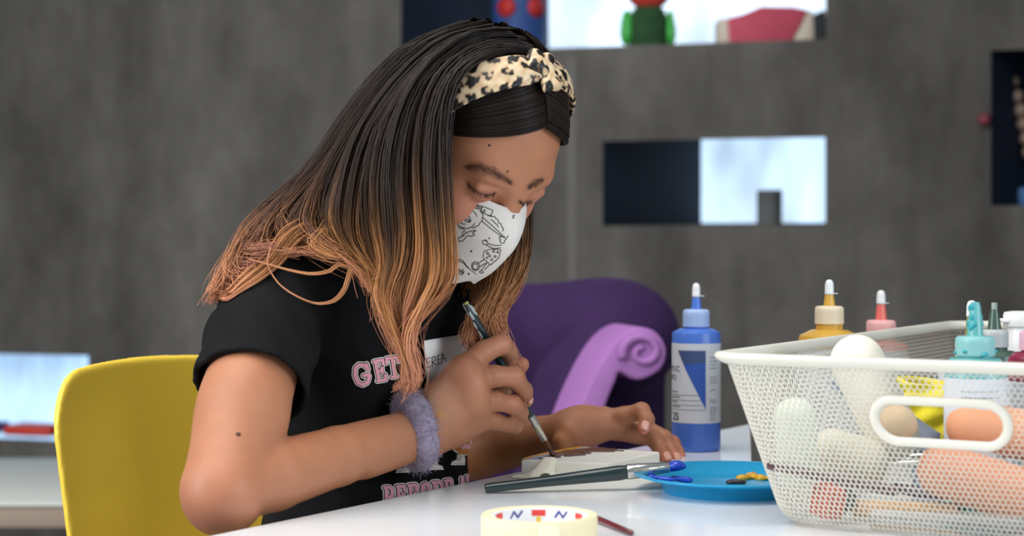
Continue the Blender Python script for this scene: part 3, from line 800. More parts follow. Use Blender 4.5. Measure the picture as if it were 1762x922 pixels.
# skin tone: redder at knuckles, fingertips, elbow and cheeks
base = np.array(lin((170, 114, 84)))
C = np.tile(base, (len(BV), 1))
def blush(c, r, rgb, a):
    c = np.array(c); d = np.sqrt(((BV - c) ** 2).sum(1)); wgt = (a * np.exp(-(d / r) ** 2))[:, None]
    C[:] = C * (1 - wgt) + np.array(lin(rgb)) * wgt
for q in ((862, 590, 1.655), (884, 648, 1.645), (882, 696, 1.65), (799, 638, 1.63), (815, 662, 1.625)): blush(P(*q), .010, (200, 130, 105), .45)
for q in ((893, 627, 1.712), (1107, 742, 1.83), (1146, 790, 1.84), (1163, 790, 1.866), (1173, 790, 1.888)): blush(P(*q), .009, (214, 128, 108), .8)
blush(ELR + Vector((-.01, -.02, -.03)), .05, (176, 112, 88), .6)
for s in (-1, 1):
    blush(H(.085, s * .032, -.012), .014, (160, 96, 78), .5)
    blush(H(.084, s * .034, .006), .008, (176, 116, 92), .5)
    blush(H(.07, s * .045, -.03), .022, (205, 130, 108), .5)
blush(P(958, 748, 1.83), .02, (190, 120, 66), .45)     # paint stain on the left wrist
blush(P(759, 711, 1.625), .004, (196, 148, 40), .9)    # dab of ochre paint on the right hand
blush(P(743, 690, 1.62), .03, (206, 160, 132), .5)
color_attr(body.data, C)
bbv = bvh_of([body])
def spot(name, u, v, r, m, parent):
    p, n = hit(bbv, u, v)
    if p is None: return
    bm = bmesh.new(); bmesh.ops.create_uvsphere(bm, u_segments=10, v_segments=6, radius=r)
    M = Matrix.Translation(p) @ n.to_track_quat('Z', 'Y').to_matrix().to_4x4() @ Matrix.Diagonal((1, 1, .35, 1))
    bmesh.ops.transform(bm, matrix=M, verts=bm.verts[:])
    return link(name, bm_mesh(name, bm), m, parent)
mole_m = mat('mole', (70, 40, 32), rough=.6)
for u, v, r in ((410, 747, .0022), (842, 250, .0013), (873, 295, .0012)): spot('mole', u, v, r, mole_m, body)
nail_m = mat('nail', (226, 170, 150), rough=.25, spec=.6)
def nail(u, v, d, axis, sx, sy):
    c = P(u, v, d); p, n, i, q = bbv.find_nearest(c)
    if n.dot(EYE - p) < 0: n = -n
    ax = Vector(axis) - n * n.dot(Vector(axis)); ax.normalize(); sd = n.cross(ax)
    V = []; F = []
    for i in range(9):
        for j in range(9):
            a, b = (i / 4 - 1), (j / 4 - 1)
            L = max(abs(a), abs(b)); r = math.hypot(a, b); s = L / r if r > 0 else 0
            a, b = a * (.35 + .65 * s) , b * (.35 + .65 * s)
            V.append(p + ax * a * sx + sd * b * sy + n * (.0007 - .0012 * b * b - .0003 * a * a))
    for i in range(8):
        for j in range(8): F.append((i * 9 + j, i * 9 + j + 1, i * 9 + j + 10, i * 9 + j + 9))
    o = link('fingernail', mesh('fingernail', V, F), nail_m, body)
    md = o.modifiers.new('t', 'SOLIDIFY'); md.thickness = .0006
nail(1111, 731, 1.825, P(1108, 740, 1.83) - P(1113, 722, 1.838), .0052, .0042)
nail(1150, 782, 1.838, P(1148, 790, 1.84) - P(1140, 772, 1.845), .0048, .0040)
nail(1166, 784, 1.862, P(1164, 790, 1.86) - P(1157, 775, 1.87), .0042, .0034)
nail(911, 688, 1.684, P(906, 692, 1.70) - P(901, 672, 1.68), .0045, .0034)

# ------------------------------------------------------------------ clothing: t-shirt
def shirt_outer():
    f = torso(Field(), .012, .05)
    a, b = SHR + Vector((.005, .012, .006)), SHR.lerp(ELR, .68)
    f.chain([a, SHR.lerp(ELR, .30), b], [.050, .050, .053], .03)
    a2, b2 = SHL, SHL.lerp(ELL, .58)
    f.chain([a2, b2], [.050, .052], .03)
    d = np.array((ELR - SHR).normalized()); d2 = np.array((ELL - SHL).normalized())
    c = np.array(SHR.lerp(ELR, .53)); c2 = np.array(SHL.lerp(ELL, .5))
    cloth = lambda p: .0016 * np.sin(p[:, 0] * 70 + p[:, 2] * 50 + 2 * np.sin(p[:, 1] * 40)) * np.sin(p[:, 2] * 38 - p[:, 1] * 60) + .0011 * np.sin(p @ np.array((150, 60, 90.)) + 2.2 * np.sin(p @ np.array((30, -70, 60.))))
    f.add(cloth, mode='f')
    hem = lambda p: .0009 * np.exp(-(((p - c) @ d + .016) / .0016) ** 2) * (((p - c) ** 2).sum(1) < .01)
    f.add(hem, mode='f')
    nb = np.array(NB)
    cut = [lambda p: np.where(((p - c) ** 2).sum(1) < .014, (p - c) @ d, -1.), lambda p: np.where(((p - c2) ** 2).sum(1) < .014, (p - c2) @ d2, -1.),
           lambda p: .555 - p[:, 2],
           lambda p: -(np.sqrt(((p - nb - np.array([.022, -.014, .045])) ** 2 * np.array([1, 1, .55])).sum(1)) - .066)]
    return f, cut
so, cuts = shirt_outer()
TH = .0054
def shirt_ev(p):
    d = so.ev(p); r = np.maximum(d, -(d + TH))
    for q in cuts: r = np.maximum(r, q(p))
    return r
class _E: pass
se = _E(); se.ev = shirt_ev
cloth_m = mat('black_cotton', (15, 15, 17), rough=.85, spec=.15, noise=.12, nscale=300, bump=.25, bscale=1400, sheen=.05)
shirt, SV = grow('t_shirt', se, (-.34, 1.40, .54), (.10, 2.06, 1.02), VOX_CLOTH, cloth_m, root)
sbv = bvh_of([shirt])

# ================================================================== the girl: mask, headband, hair, print
def head_grid(name, fn, nu, nv, m, th=None, cu=False, parent=root):
    V = [H(*fn(i / (nu - 1), j / (nv - 1))) for j in range(nv) for i in range(nu)]
    F = [(j * nu + i, j * nu + i + 1, (j + 1) * nu + i + 1, (j + 1) * nu + i) for j in range(nv - 1) for i in range(nu - 1)]
    o = link(name, mesh(name, V, F), m, parent)
    if th:
        md = o.modifiers.new('t', 'SOLIDIFY'); md.thickness = th; md.offset = 0
    return o
MPX = spline([(.0985, -.0105), (.112, -.025), (.1165, -.046), (.111, -.067), (.101, -.090), (.085, -.112)], 41)
def mask_fn(a, t):
    a = a * 2 - 1; k = min(t, 1) * 40; i = int(min(k, 39)); xc, zc = MPX[i] * (1 - (k - i)) + MPX[i + 1] * (k - i)
    zs = -.012 - .098 * t; xs = .010
    q = math.sqrt(a * a + .006) - .0775; ridge = .0012 * math.exp(-(a / .06) ** 2); r = math.sqrt(a * a + .004) - .06
    return (xs + (xc - xs) * (1 - max(r, 0) ** 1.55) + ridge, .0715 * a * (1 - .10 * t), zc + (zs - zc) * abs(a) ** 1.7 - .062 * t ** 2 * max(0, q) * (1 - q))
mask_m = mat('white_cotton', (216, 210, 203), rough=.85, spec=.2, bump=.12, bscale=1500, sheen=.1)
mask = head_grid('face_mask', mask_fn, 81, 41, mask_m, .0012)
for s in (-1, 1):
    lp = [H(*q) for q in spline([(.012, s * .071, -.020), (.0, s * .078, .0), (-.014, s * .080, .004), (-.022, s * .078, -.02), (-.012, s * .076, -.05), (.012, s * .066, -.075)], 24)]
    link('ear_loop', tube_me('ear_loop', lp, .0012, seg=8), mask_m, mask)
mbv = bvh_of([mask])
def put_mask(off):
    def f(q):
        p, n = hit(mbv, q[0], q[1]); return None if p is None else p + n * off
    return f
zx = lambda L: [(760 + x / 3.545, 220 + y / 3.545) for x, y in L]
def circ(x, y, r, n=14, sq=1.0): return [(x + r * math.cos(2 * math.pi * i / n), y + r * sq * math.sin(2 * math.pi * i / n)) for i in range(n + 1)]
def scal(L, r=6):
    o = []
    for (x0, y0), (x1, y1) in zip(L[:-1], L[1:]):
        nx, ny = (y1 - y0), -(x1 - x0); d = math.hypot(nx, ny) or 1
        for k in range(6): t = k / 6; b = math.sin(math.pi * t) * r; o.append((x0 + (x1 - x0) * t + nx / d * b, y0 + (y1 - y0) * t + ny / d * b))
    return o + [L[-1]]
LN = [[(88, 405), (150, 438), (205, 468), (250, 478), (312, 503)], [(90, 455), (105, 462), (112, 482), (130, 492)], [(180, 458), (195, 485), (225, 495)], [(205, 462), (240, 490), (250, 478)],
      [(250, 480), (236, 510), (300, 540), (312, 505)], circ(260, 507, 7),
      [(132, 500), (108, 535), (97, 565), (103, 592), (128, 606), (165, 612), (190, 600), (205, 580)],
      scal([(132, 500), (145, 482), (172, 474), (202, 480), (228, 494), (246, 518), (248, 548), (236, 576), (208, 600), (188, 606)], 7), scal([(150, 505), (175, 500), (200, 515), (215, 540)], 5),
      circ(138, 536, 12), circ(168, 563, 12), circ(140, 538, 4), circ(171, 565, 4), [(118, 572), (130, 585), (148, 586)], [(148, 552), (143, 566), (150, 568)], [(128, 512), (140, 508)], [(165, 538), (178, 542)],
      [(104, 596), (112, 612), (138, 612), (150, 640), (125, 662), (106, 668)], [(150, 640), (178, 628), (212, 624), (190, 640), (204, 650), (186, 660), (160, 655), (132, 688), (106, 690), (104, 668)], [(135, 625), (128, 650), (140, 660)],
      [(252, 545), (320, 605), (388, 668)], [(250, 570), (300, 612), (372, 664)], [(388, 668), (372, 664), (356, 660), (352, 672), (362, 680), (354, 690), (364, 700), (380, 700), (384, 684), (396, 672), (404, 655)],
      scal([(284, 536), (306, 542), (330, 552), (346, 578), (366, 602), (372, 628)], 7), scal([(300, 560), (325, 580), (345, 605)], 5),
      [(248, 688), (262, 682), (274, 690), (270, 680), (280, 690), (284, 704), (270, 712), (256, 706), (248, 688)], [(284, 704), (330, 716), (366, 712)], [(270, 712), (320, 734), (360, 728)],
      [(262, 748), (300, 736), (350, 738), (362, 742), (346, 790), (300, 832), (258, 796), (254, 772), (262, 748)],
      circ(280, 760, 6), circ(318, 750, 6), circ(292, 776, 7), circ(326, 780, 6), circ(306, 800, 6), circ(342, 754, 5), circ(276, 788, 4),
      [(262, 798), (240, 812), (218, 826)], [(278, 818), (252, 830), (230, 846)], circ(208, 840, 24, 16, 1.1), circ(206, 842, 16, 16, 1.1), [(272, 826), (250, 852), (238, 868)], [(292, 830), (262, 860)], circ(242, 874, 12, 12, .6),
      [(92, 792), (130, 806), (150, 832), (172, 858), (210, 888)], [(100, 804), (136, 822), (160, 850)], [(100, 862), (118, 880), (112, 856), (124, 878), (132, 858), (128, 884), (140, 872), (126, 892), (104, 884)],
      circ(182, 750, 4), circ(292, 671, 3), circ(166, 886, 4), [(430, 540), (442, 532), (436, 552), (428, 548)], [(56, 540), (62, 640), (58, 700)], [(70, 560), (76, 700)]]
V, F = join2d([stroke2d(zx(L), 1.25) for L in LN])
lay('line_drawing', V, F, put_mask(.0009), mat('black_print', (48, 46, 46), rough=.8), mask, 3.0)

# ---- headband
BB, BA = np.array((.012, 0, .052)), np.array((.034, 0, .0725))
def band_c(ph): c = BB + BA * math.cos(ph); return np.array((c[0], .0815 * math.sin(ph), c[2]))
CEN = np.array((-.005, 0, .03))
def band_fn(i, j):
    ph = math.radians(-118 + 236 * i); p = band_c(ph); t = band_c(ph + .01) - band_c(ph - .01); t /= np.linalg.norm(t)
    n = p - CEN; n -= t * (n @ t); n /= np.linalg.norm(n); b = np.cross(t, n); 
    kn = math.exp(-(math.degrees(ph) / 11) ** 2)
    wd = .0180 * (1 - .35 * kn) * (1 - .25 * max(0, (abs(math.degrees(ph)) - 80) / 38)); a = 2 * math.pi * j
    fold = .0012 * math.sin(5 * a + 6 * math.sin(ph * 3)) * (.3 + kn) + .0008 * math.sin(3 * a + ph * 9)
    return p + b * wd * math.cos(a) + n * ((.0048 + fold) * math.sin(a) + .0008)
nu, nv = 300, 64
Vb = np.array([tuple(H(*band_fn(i / (nu - 1), j / nv))) for i in range(nu) for j in range(nv)])
Fb = np.array([(i * nv + j, i * nv + (j + 1) % nv, (i + 1) * nv + (j + 1) % nv, (i + 1) * nv + j) for i in range(nu - 1) for j in range(nv)])
leo = mat('leopard_satin', (226, 205, 170), rough=.42, spec=.4, attr='col', bump=.08, bscale=900)
def leopard(X, Y, seed=3):
    """cream with tan-hearted dark rosettes; X along, Y across, metres"""
    rs = np.random.default_rng(seed); C = np.tile(np.array(lin((216, 194, 158))), (len(X), 1))
    wob = .0009 * np.sin(X * 520 + 2 * np.sin(Y * 500)) + .0009 * np.sin(Y * 640 + 2 * np.sin(X * 420))
    tan = np.clip(.5 + .5 * np.sin(X * 330 + 2 * np.sin(Y * 260)) * np.sin(Y * 300 + X * 90), 0, 1)[:, None] ** 2
    C = C * (1 - .55 * tan) + np.array(lin((176, 132, 92))) * .55 * tan
    xs = np.arange(X.min() - .01, X.max() + .01, .0195)
    for r, y0 in enumerate(np.arange(Y.min() + .004, Y.max() + .012, .0132)):
        for x in xs:
            cx = x + (r % 2) * .0088 + rs.normal() * .0020; cy = y0 + rs.normal() * .0011; a = rs.uniform(-.6, .6); L, Wd = rs.uniform(.0058, .0088), rs.uniform(.0040, .0052)
            u = (X - cx) * math.cos(a) + (Y - cy) * math.sin(a); v = -(X - cx) * math.sin(a) + (Y - cy) * math.cos(a)
            d = np.sqrt((u / L) ** 2 + (v / Wd) ** 2) + wob / Wd
            halo = np.clip((1.5 - d) / .5, 0, 1)[:, None] * .35; C = C * (1 - halo) + np.array(lin((168, 122, 82))) * halo
            k = np.clip((1.02 - d) / .14, 0, 1)[:, None]
            if rs.random() < .55:
                h = np.clip((.55 - np.sqrt(((u - L * .25) / L) ** 2 + ((v + Wd * .2) / Wd) ** 2)) / .2, 0, 1)[:, None]; k = k * (1 - h * .9)
            C = C * (1 - k) + np.array(lin((17, 15, 16))) * k
    return C
hbm = mesh_np('headband', Vb, Fb)
I_, J_ = np.repeat(np.arange(nu), nv), np.tile(np.arange(nv), nu)
Xs = (I_ / (nu - 1) * 236 - 118) * math.pi / 180 * .088; Ys = .0165 * np.cos(2 * math.pi * J_ / nv) + np.where(J_ > nv / 2, .05, 0)
color_attr(hbm, leopard(Xs, Ys))
hband = link('headband', hbm, leo, root)
f = Field(); kc = band_c(0) + np.array((.004, 0, .0005))
tb_ = np.array((0, 1., 0)); bb_ = np.cross(tb_, (band_c(0) - CEN) / np.linalg.norm(band_c(0) - CEN)); nn_ = np.cross(bb_, tb_)
Rk = HM @ np.stack([bb_, tb_, nn_], 1)
for a, b, r in (((-.017, -.008, .001), (.016, .006, .004), .0085), ((-.014, .006, .003), (.018, -.004, .001), .0075), ((-.006, -.012, 0), (.004, .013, .002), .0085)):
    f.cone(H(*kc) + Vector(HS * Rk @ np.array(a)), H(*kc) + Vector(HS * Rk @ np.array(b)), r * HS, r * HS * .8, .003)
kn, KV = grow('knot', f, np.array(H(*kc)) - .04, np.array(H(*kc)) + .04, .0009, leo, hband)
L_ = (KV - np.array(H(*kc))) @ Rk; color_attr(kn.data, leopard(L_[:, 0] * 1.2 + L_[:, 2], L_[:, 1] + L_[:, 2] * .5, 9))

# ---- hair
strand_m = bpy.data.materials.new('hair'); strand_m.use_nodes = True
nt = strand_m.node_tree; b = nt.nodes['Principled BSDF']; a = nt.nodes.new('ShaderNodeVertexColor'); a.layer_name = 'col'
nt.links.new(a.outputs[0], b.inputs['Base Color']); b.inputs['Roughness'].default_value = .42; b.inputs['Specular IOR Level'].default_value = .26
def ombre(pts_, jit):
    """dark roots to copper lengths and rose ends, by how far down the hair has grown"""
    z = pts_[..., 2]
    ks = np.array([.85, .88, .905, .93, .955, .985, 1.03, 1.2]); rs_ = np.array([lin(c) for c in ((206, 142, 110), (200, 140, 98), (190, 132, 84), (164, 112, 68), (106, 72, 45), (60, 42, 30), (40, 29, 23), (33, 25, 20))])
    zz = z + jit
    return np.stack([np.interp(zz, ks, rs_[:, k]) for k in range(3)], -1)
class Strands:
    def __init__(self): self.P = []; self.R = []; self.J = []; self.E = []
    def add(self, paths, rad, jit, rose=0.0):      # paths (n,k,3)
        self.E.append(rose)
        self.P.append(paths); self.R.append(np.broadcast_to(rad, paths.shape[:2]).copy()); self.J.append(jit)
    def build(self, name, m, parent, color=None, seg=3):
        VV = []; QQ = []; CC_ = []; off = 0
        for p, r, j, e in zip(self.P, self.R, self.J, self.E):
            n, k, _ = p.shape
            t = np.gradient(p, axis=1); t /= np.linalg.norm(t, axis=2, keepdims=True) + 1e-12
            ref = np.array([.3, -.8, .5]); a = np.cross(t, ref); a /= np.linalg.norm(a, axis=2, keepdims=True) + 1e-9; b = np.cross(t, a)
            ring = np.stack([p + (a * math.cos(2 * math.pi * q / seg) + b * math.sin(2 * math.pi * q / seg)) * r[..., None] for q in range(seg)], 2)
            VV.append(ring.reshape(-1, 3))
            c = ombre(p, j[:, None]) if color is None else np.broadcast_to(np.array(color), p.shape) * (1 + 6 * j[:, None, None])
            if e: q = (e * np.linspace(0, 1, k) ** 4)[None, :, None]; c = c * (1 - q) + np.array(lin((206, 134, 116))) * q
            CC_.append(np.repeat(c.reshape(-1, 3), seg, 0))
            idx = np.arange(n * k * seg).reshape(n, k, seg) + off; nx = np.roll(idx, -1, 2)
            QQ.append(np.stack([idx[:, :-1], nx[:, :-1], nx[:, 1:], idx[:, 1:]], -1).reshape(-1, 4)); off += n * k * seg
        me = mesh_np(name, np.concatenate(VV), np.concatenate(QQ)); color_attr(me, np.concatenate(CC_))
        return link(name, me, m, parent)
K = 26
def world_guides(G): return np.array([spline([tuple(P(*q)) for q in g], K) for g in G])
wear = bvh_of([shirt, body])
def settle(Wg, gap=.007):
    """hair lies on what is under it rather than inside"""
    for g in Wg:
        for i in range(K):
            p = Vector(g[i]); d = p - EYE; L = d.length; loc, n, ix, dist = wear.ray_cast(EYE, d.normalized())
            if loc is not None and dist < L + gap and p.z < 1.0: g[i] = np.array(EYE + d.normalized() * (dist - gap))
    return Wg
def sheet(S, G, n, spread=.006, depth=.008, clump=7, wave=.004, rad=.00047, stray=.08, rest=True, taper=.35, tip=.5, trim=.12, rose=0.0):
    Wg = world_guides(G)
    if rest: Wg = settle(Wg)
    m = len(G); nc = max(2, n // clump); t = np.linspace(0, 1, K)
    cs = rng.uniform(0, m - 1, nc); ci = rng.integers(0, nc, n); s = cs[ci]; cj = rng.normal(0, .016, nc)[ci]; co_ = rng.normal(0, 1, (nc, 3))[ci][:, None, :] * np.array([.0015, .006, .0015])
    s = np.clip(s + rng.normal(0, .045, n), 0, m - 1 - 1e-6); i = np.floor(s).astype(int); i = np.minimum(i, m - 2); fr = (s - i)[:, None, None]
    base = Wg[i] * (1 - fr) + Wg[i + 1] * fr
    o = co_ + rng.normal(0, 1, (n, 1, 3)) * np.array([spread, depth, spread * .6]) * (1 - tip * t[None, :, None]) * np.minimum(1, .2 + t / .18)[None, :, None]
    ph = rng.uniform(0, 6.28, (n, 1)); cph = (s * 2.1)[:, None]
    fq = rng.uniform(2.2, 3.4, (n, 1))
    wv = wave * (t[None] ** 1.6)
    base = base + o
    base[..., 0] += wv * np.sin(fq * 2.4 * t[None] * 2 + cph + .3 * ph); base[..., 1] += .6 * wv * np.cos(fq * 2.1 * t[None] * 2 + cph); base[..., 2] += .4 * wv * np.sin(fq * 3 * t[None] + ph)
    st = rng.random(n) < stray
    amp = np.where(st, rng.uniform(.003, .012, n), .0012)[:, None] * t[None] ** 1.3
    base[..., 0] += amp * np.sin(rng.uniform(1, 5, (n, 1)) * t[None] * 3 + ph); base[..., 2] += amp * np.cos(rng.uniform(1, 5, (n, 1)) * t[None] * 3 + ph) * .7
    base[..., 1] -= np.abs(amp) * .3
    # ends of unequal length
    cut = 1 - trim * rng.random(n) ** 2; tt = t[None] * cut[:, None] * (K - 1); i0 = np.clip(np.floor(tt).astype(int), 0, K - 2); f_ = (tt - i0)[..., None]
    ar = np.arange(n)[:, None]; base = base[ar, i0] * (1 - f_) + base[ar, i0 + 1] * f_
    r = rad * rng.uniform(.7, 1.25, (n, 1)) * (1 - taper * t[None] ** 3) * np.where(st, .6, 1)[:, None]
    S.add(base, r, rng.normal(0, .006, n) + cj, rose)
S = Strands()
NEAR = [[(930, 100, 1.600), (878, 92, 1.580), (818, 108, 1.556), (782, 150, 1.545), (769, 220, 1.540), (770, 300, 1.538), (774, 380, 1.54), (777, 440, 1.55), (775, 488, 1.555), (744, 528, 1.56), (715, 564, 1.57), (705, 602, 1.575), (715, 640, 1.58), (712, 664, 1.585)],
        [(915, 84, 1.605), (852, 79, 1.588), (788, 112, 1.560), (750, 172, 1.540), (736, 260, 1.535), (738, 350, 1.535), (748, 430, 1.54), (746, 480, 1.55), (723, 526, 1.555), (704, 566, 1.56), (702, 605, 1.57), (713, 640, 1.58), (704, 667, 1.585)],
        [(895, 66, 1.61), (825, 69, 1.60), (748, 120, 1.565), (705, 205, 1.540), (692, 310, 1.535), (700, 390, 1.535), (694, 450, 1.54), (672, 502, 1.55), (676, 546, 1.56), (695, 586, 1.57), (707, 625, 1.58), (704, 652, 1.585), (684, 668, 1.588)],
        [(875, 56, 1.62), (795, 67, 1.61), (718, 130, 1.58), (664, 220, 1.555), (645, 320, 1.545), (650, 400, 1.545), (662, 455, 1.55), (652, 500, 1.555), (662, 540, 1.56), (683, 580, 1.57), (700, 618, 1.575), (714, 655, 1.58)],
        [(855, 48, 1.63), (768, 72, 1.62), (682, 150, 1.60), (625, 240, 1.575), (602, 330, 1.56), (600, 395, 1.56), (624, 438, 1.56), (650, 472, 1.56), (654, 512, 1.565), (669, 556, 1.57), (690, 600, 1.575)],
        [(835, 44, 1.635), (742, 78, 1.63), (652, 163, 1.62), (585, 260, 1.60), (548, 345, 1.585), (552, 396, 1.58), (590, 424, 1.575), (632, 446, 1.57), (654, 480, 1.565), (660, 530, 1.57)]]
BACK = [[(825, 43, 1.635), (732, 80, 1.645), (640, 172, 1.64), (575, 270, 1.625), (530, 330, 1.61), (498, 374, 1.60), (516, 406, 1.59), (566, 432, 1.58), (618, 450, 1.575)],
        [(812, 42, 1.64), (715, 86, 1.66), (630, 180, 1.65), (565, 275, 1.64), (515, 330, 1.63), (478, 370, 1.615), (452, 396, 1.60), (432, 422, 1.60), (446, 430, 1.59), (490, 420, 1.585)],
        [(802, 43, 1.645), (700, 90, 1.68), (618, 188, 1.67), (552, 284, 1.655), (508, 328, 1.645), (465, 370, 1.63), (434, 410, 1.615), (406, 455, 1.605), (386, 495, 1.605), (382, 512, 1.605)],
        [(795, 45, 1.65), (692, 95, 1.70), (610, 194, 1.69), (548, 284, 1.675), (506, 320, 1.665), (462, 358, 1.655), (428, 400, 1.64), (400, 448, 1.625), (382, 490, 1.615), (374, 512, 1.61)]]
FAR = [[(958, 262, 1.66), (940, 300, 1.685), (918, 335, 1.70), (914, 400, 1.705), (912, 455, 1.705), (894, 505, 1.70), (872, 545, 1.695), (880, 592, 1.70), (902, 640, 1.705), (914, 690, 1.71)],
       [(950, 255, 1.67), (930, 300, 1.70), (902, 340, 1.712), (898, 410, 1.712), (888, 470, 1.71), (862, 512, 1.70), (846, 545, 1.69), (858, 580, 1.695), (875, 610, 1.70)],
       [(935, 250, 1.69), (910, 310, 1.72), (880, 380, 1.72), (868, 440, 1.715), (856, 490, 1.70), (832, 530, 1.685), (812, 570, 1.68), (800, 610, 1.68)],
       [(915, 250, 1.71), (885, 330, 1.74), (858, 410, 1.74), (842, 470, 1.72), (828, 510, 1.69), (816, 540, 1.68), (810, 570, 1.675)]]
FARBACK = [[(905, 60, 1.62), (935, 100, 1.66), (945, 180, 1.70), (930, 270, 1.725), (900, 350, 1.74), (880, 430, 1.75), (860, 500, 1.745), (840, 560, 1.74)],
           [(870, 45, 1.64), (880, 90, 1.69), (870, 190, 1.74), (850, 300, 1.76), (820, 400, 1.77), (800, 480, 1.765)],
           [(830, 36, 1.65), (800, 90, 1.71), (770, 200, 1.76), (740, 310, 1.78), (700, 400, 1.77), (690, 450, 1.76)],
           [(800, 40, 1.66), (720, 100, 1.72), (660, 210, 1.74), (610, 310, 1.74), (560, 380, 1.71), (500, 420, 1.68), (450, 450, 1.66)]]
sheet(S, NEAR, NH * 36 // 100, .0018, .004, 55, .0028, stray=.015, tip=.75)
sheet(S, NEAR, NH * 8 // 100, .004, .008, 30, .003, rad=.0006, stray=.02, tip=.7)
sheet(S, [NEAR[5]] + BACK, NH * 24 // 100, .0024, .006, 50, .005, stray=.05, tip=.1, rose=.45)
sheet(S, BACK[1:], NH * 6 // 100, .005, .010, 24, .006, stray=.06, tip=.3, rose=.45)
sheet(S, FAR, NH * 14 // 100, .0022, .005, 45, .006, stray=.04, tip=.2, rest=False)
sheet(S, FARBACK, NH * 16 // 100, .004, .010, 14, .005, rad=.0008, stray=.03, rest=False)
# looped locks on the shoulder
LOOPS = [([(640, 468, 1.56), (610, 462, 1.56), (585, 455, 1.56), (566, 467, 1.56), (535, 471, 1.56), (500, 465, 1.56), (470, 457, 1.56), (440, 449, 1.56), (428, 446, 1.56)], 30, .0008),
         [[(640, 462, 1.56), (610, 456, 1.56), (600, 478, 1.56), (592, 500, 1.56), (574, 518, 1.56), (544, 522, 1.56), (510, 509, 1.56), (482, 490, 1.56), (466, 468, 1.56), (460, 450, 1.56), (466, 425, 1.56)], 34, .0008],
         [[(520, 392, 1.58), (490, 410, 1.57), (462, 450, 1.57), (425, 480, 1.57), (395, 508, 1.57), (381, 508, 1.575), (384, 490, 1.575), (410, 470, 1.575), (440, 450, 1.575), (470, 420, 1.57)], 110, .0026],
         [[(535, 396, 1.58), (505, 412, 1.57), (480, 448, 1.57), (445, 478, 1.57), (412, 500, 1.57), (392, 514, 1.57), (380, 512, 1.575)], 90, .0024],
         [[(560, 400, 1.57), (545, 418, 1.565), (570, 436, 1.56), (600, 440, 1.56), (622, 425, 1.56), (640, 430, 1.56)], 90, .004],
         [[(500, 376, 1.60), (520, 408, 1.58), (560, 424, 1.57), (600, 418, 1.565), (622, 395, 1.56)], 110, .004]]
for g, n, sp_ in LOOPS:
    Wg = settle(world_guides([g]), .005)[0]; t = np.linspace(0, 1, K)
    o = rng.normal(0, 1, (n, 1, 3)) * sp_ * np.array([1, .6, 1]) * (.6 + .4 * np.cos(t * 3))[None, :, None]
    S.add(Wg[None] + o, .00040 * rng.uniform(.7, 1.2, (n, 1)) * np.ones((1, K)), rng.normal(-.03, .012, n), .6)
# single flyaways
n = 130; sA = rng.uniform(0, 1, n); Ga = world_guides(NEAR + BACK); pick = rng.integers(0, len(Ga), n); b0 = Ga[pick]; t = np.linspace(0, 1, K)[None]
am = rng.uniform(.004, .018, (n, 1)) * t ** 1.2; ph = rng.uniform(0, 6.28, (n, 1))
b0 = b0 + np.stack([am * np.sin(3 * t + ph), -.004 - np.abs(am) * .3, am * np.cos(2.4 * t + ph)], 2)
S.add(b0, np.full((n, K), .00017), rng.normal(-.02, .02, n))
# hair between the headband and the forehead, combed sideways from a centre parting
EC, ER = np.array((-.006, 0, .034)), np.array((.104, .0745, .0925))
def on_skull(p, lift=0.0):
    d = (np.array(p) - EC) / ER; d /= np.linalg.norm(d); return EC + d * (ER + lift)
for sgn in (-1, 1):
    n = NH * 9 // 100; a = rng.random(n); K2 = K
    out = np.zeros((n, K2, 3)); t = np.linspace(0, 1, K2)
    for q in range(n):
        s = a[q] * .80
        p0 = np.array((.040 + .056 * s, sgn * .001, .135 - .068 * s)); p3 = np.array((.012 + .016 * s, sgn * .09, .058 - .042 * s)); p1 = np.array((.058 + .050 * s ** 1.2, sgn * .045, .120 - .062 * s - .004))
        lf = rng.uniform(-.002, .004)
        c = np.outer((1 - t) ** 2, p0) + np.outer(2 * t * (1 - t), p1) + np.outer(t ** 2, p3)
        d = (c - EC) / ER; d /= np.linalg.norm(d, axis=1, keepdims=True); c = EC + d * (ER + lf + .004 * np.sin(t * 3.1)[:, None])
        out[q] = HC + HS * (c @ HM.T)
    S.add(out, .00042 * rng.uniform(.7, 1.2, (n, 1)) * np.ones((1, K2)), rng.normal(.05, .012, n))
hair = S.build('hair', strand_m, root); tag(hair, 'long dark brown hair fading to copper and rose ends')
# the mass of hair lying on the scalp
f = Field(); f.ell(H(*EC), ER * HS * .945, HM, .01)
f.add(lambda p: -(((p - HC) @ HM / HS) @ np.array((-.72, 0, .70)) - .002), .012, 'i')
f.ell(H(-.06, 0, .01), np.array((.06, .07, .085)) * HS, HM, .03)
scalp, SVv = grow('scalp_hair', f, HC - .16, HC + .16, .003, mat('dark_hair', (40, 30, 25), rough=.75, spec=.15), hair)
# ---- brows and lashes
fbv = bbv
def tuft(name, path, n, ln, dirf, rad, wid, color, lift=.0006):
    Sx = Strands(); pp = spline(path, 60); out = []
    for q in range(n):
        u, v = pp[rng.integers(0, 60)]; s = (u - pp[0][0]) / (pp[-1][0] - pp[0][0] + 1e-9)
        w_ = wid * (1 - .75 * abs(2 * s - 1) ** 2); u0, v0 = u + rng.normal() * w_ * .3, v + rng.normal() * w_ * .5
        dx, dy = dirf(s); L = ln * rng.uniform(.6, 1.2); pts_ = []
        for k in range(5):
            t = k / 4; p, nn = hit(fbv, u0 + dx * L * t, v0 + dy * L * t)
            if p is None: break
            pts_.append(np.array(p + nn * (lift + .0005 * math.sin(t * 3))))
        if len(pts_) == 5: out.append(pts_)
    if out:
        out = np.array(out); Sx.add(out, rad * np.linspace(1, .4, 5)[None] * np.ones((len(out), 1)), rng.normal(0, .02, len(out))); return Sx.build(name, strand_m, body, color)
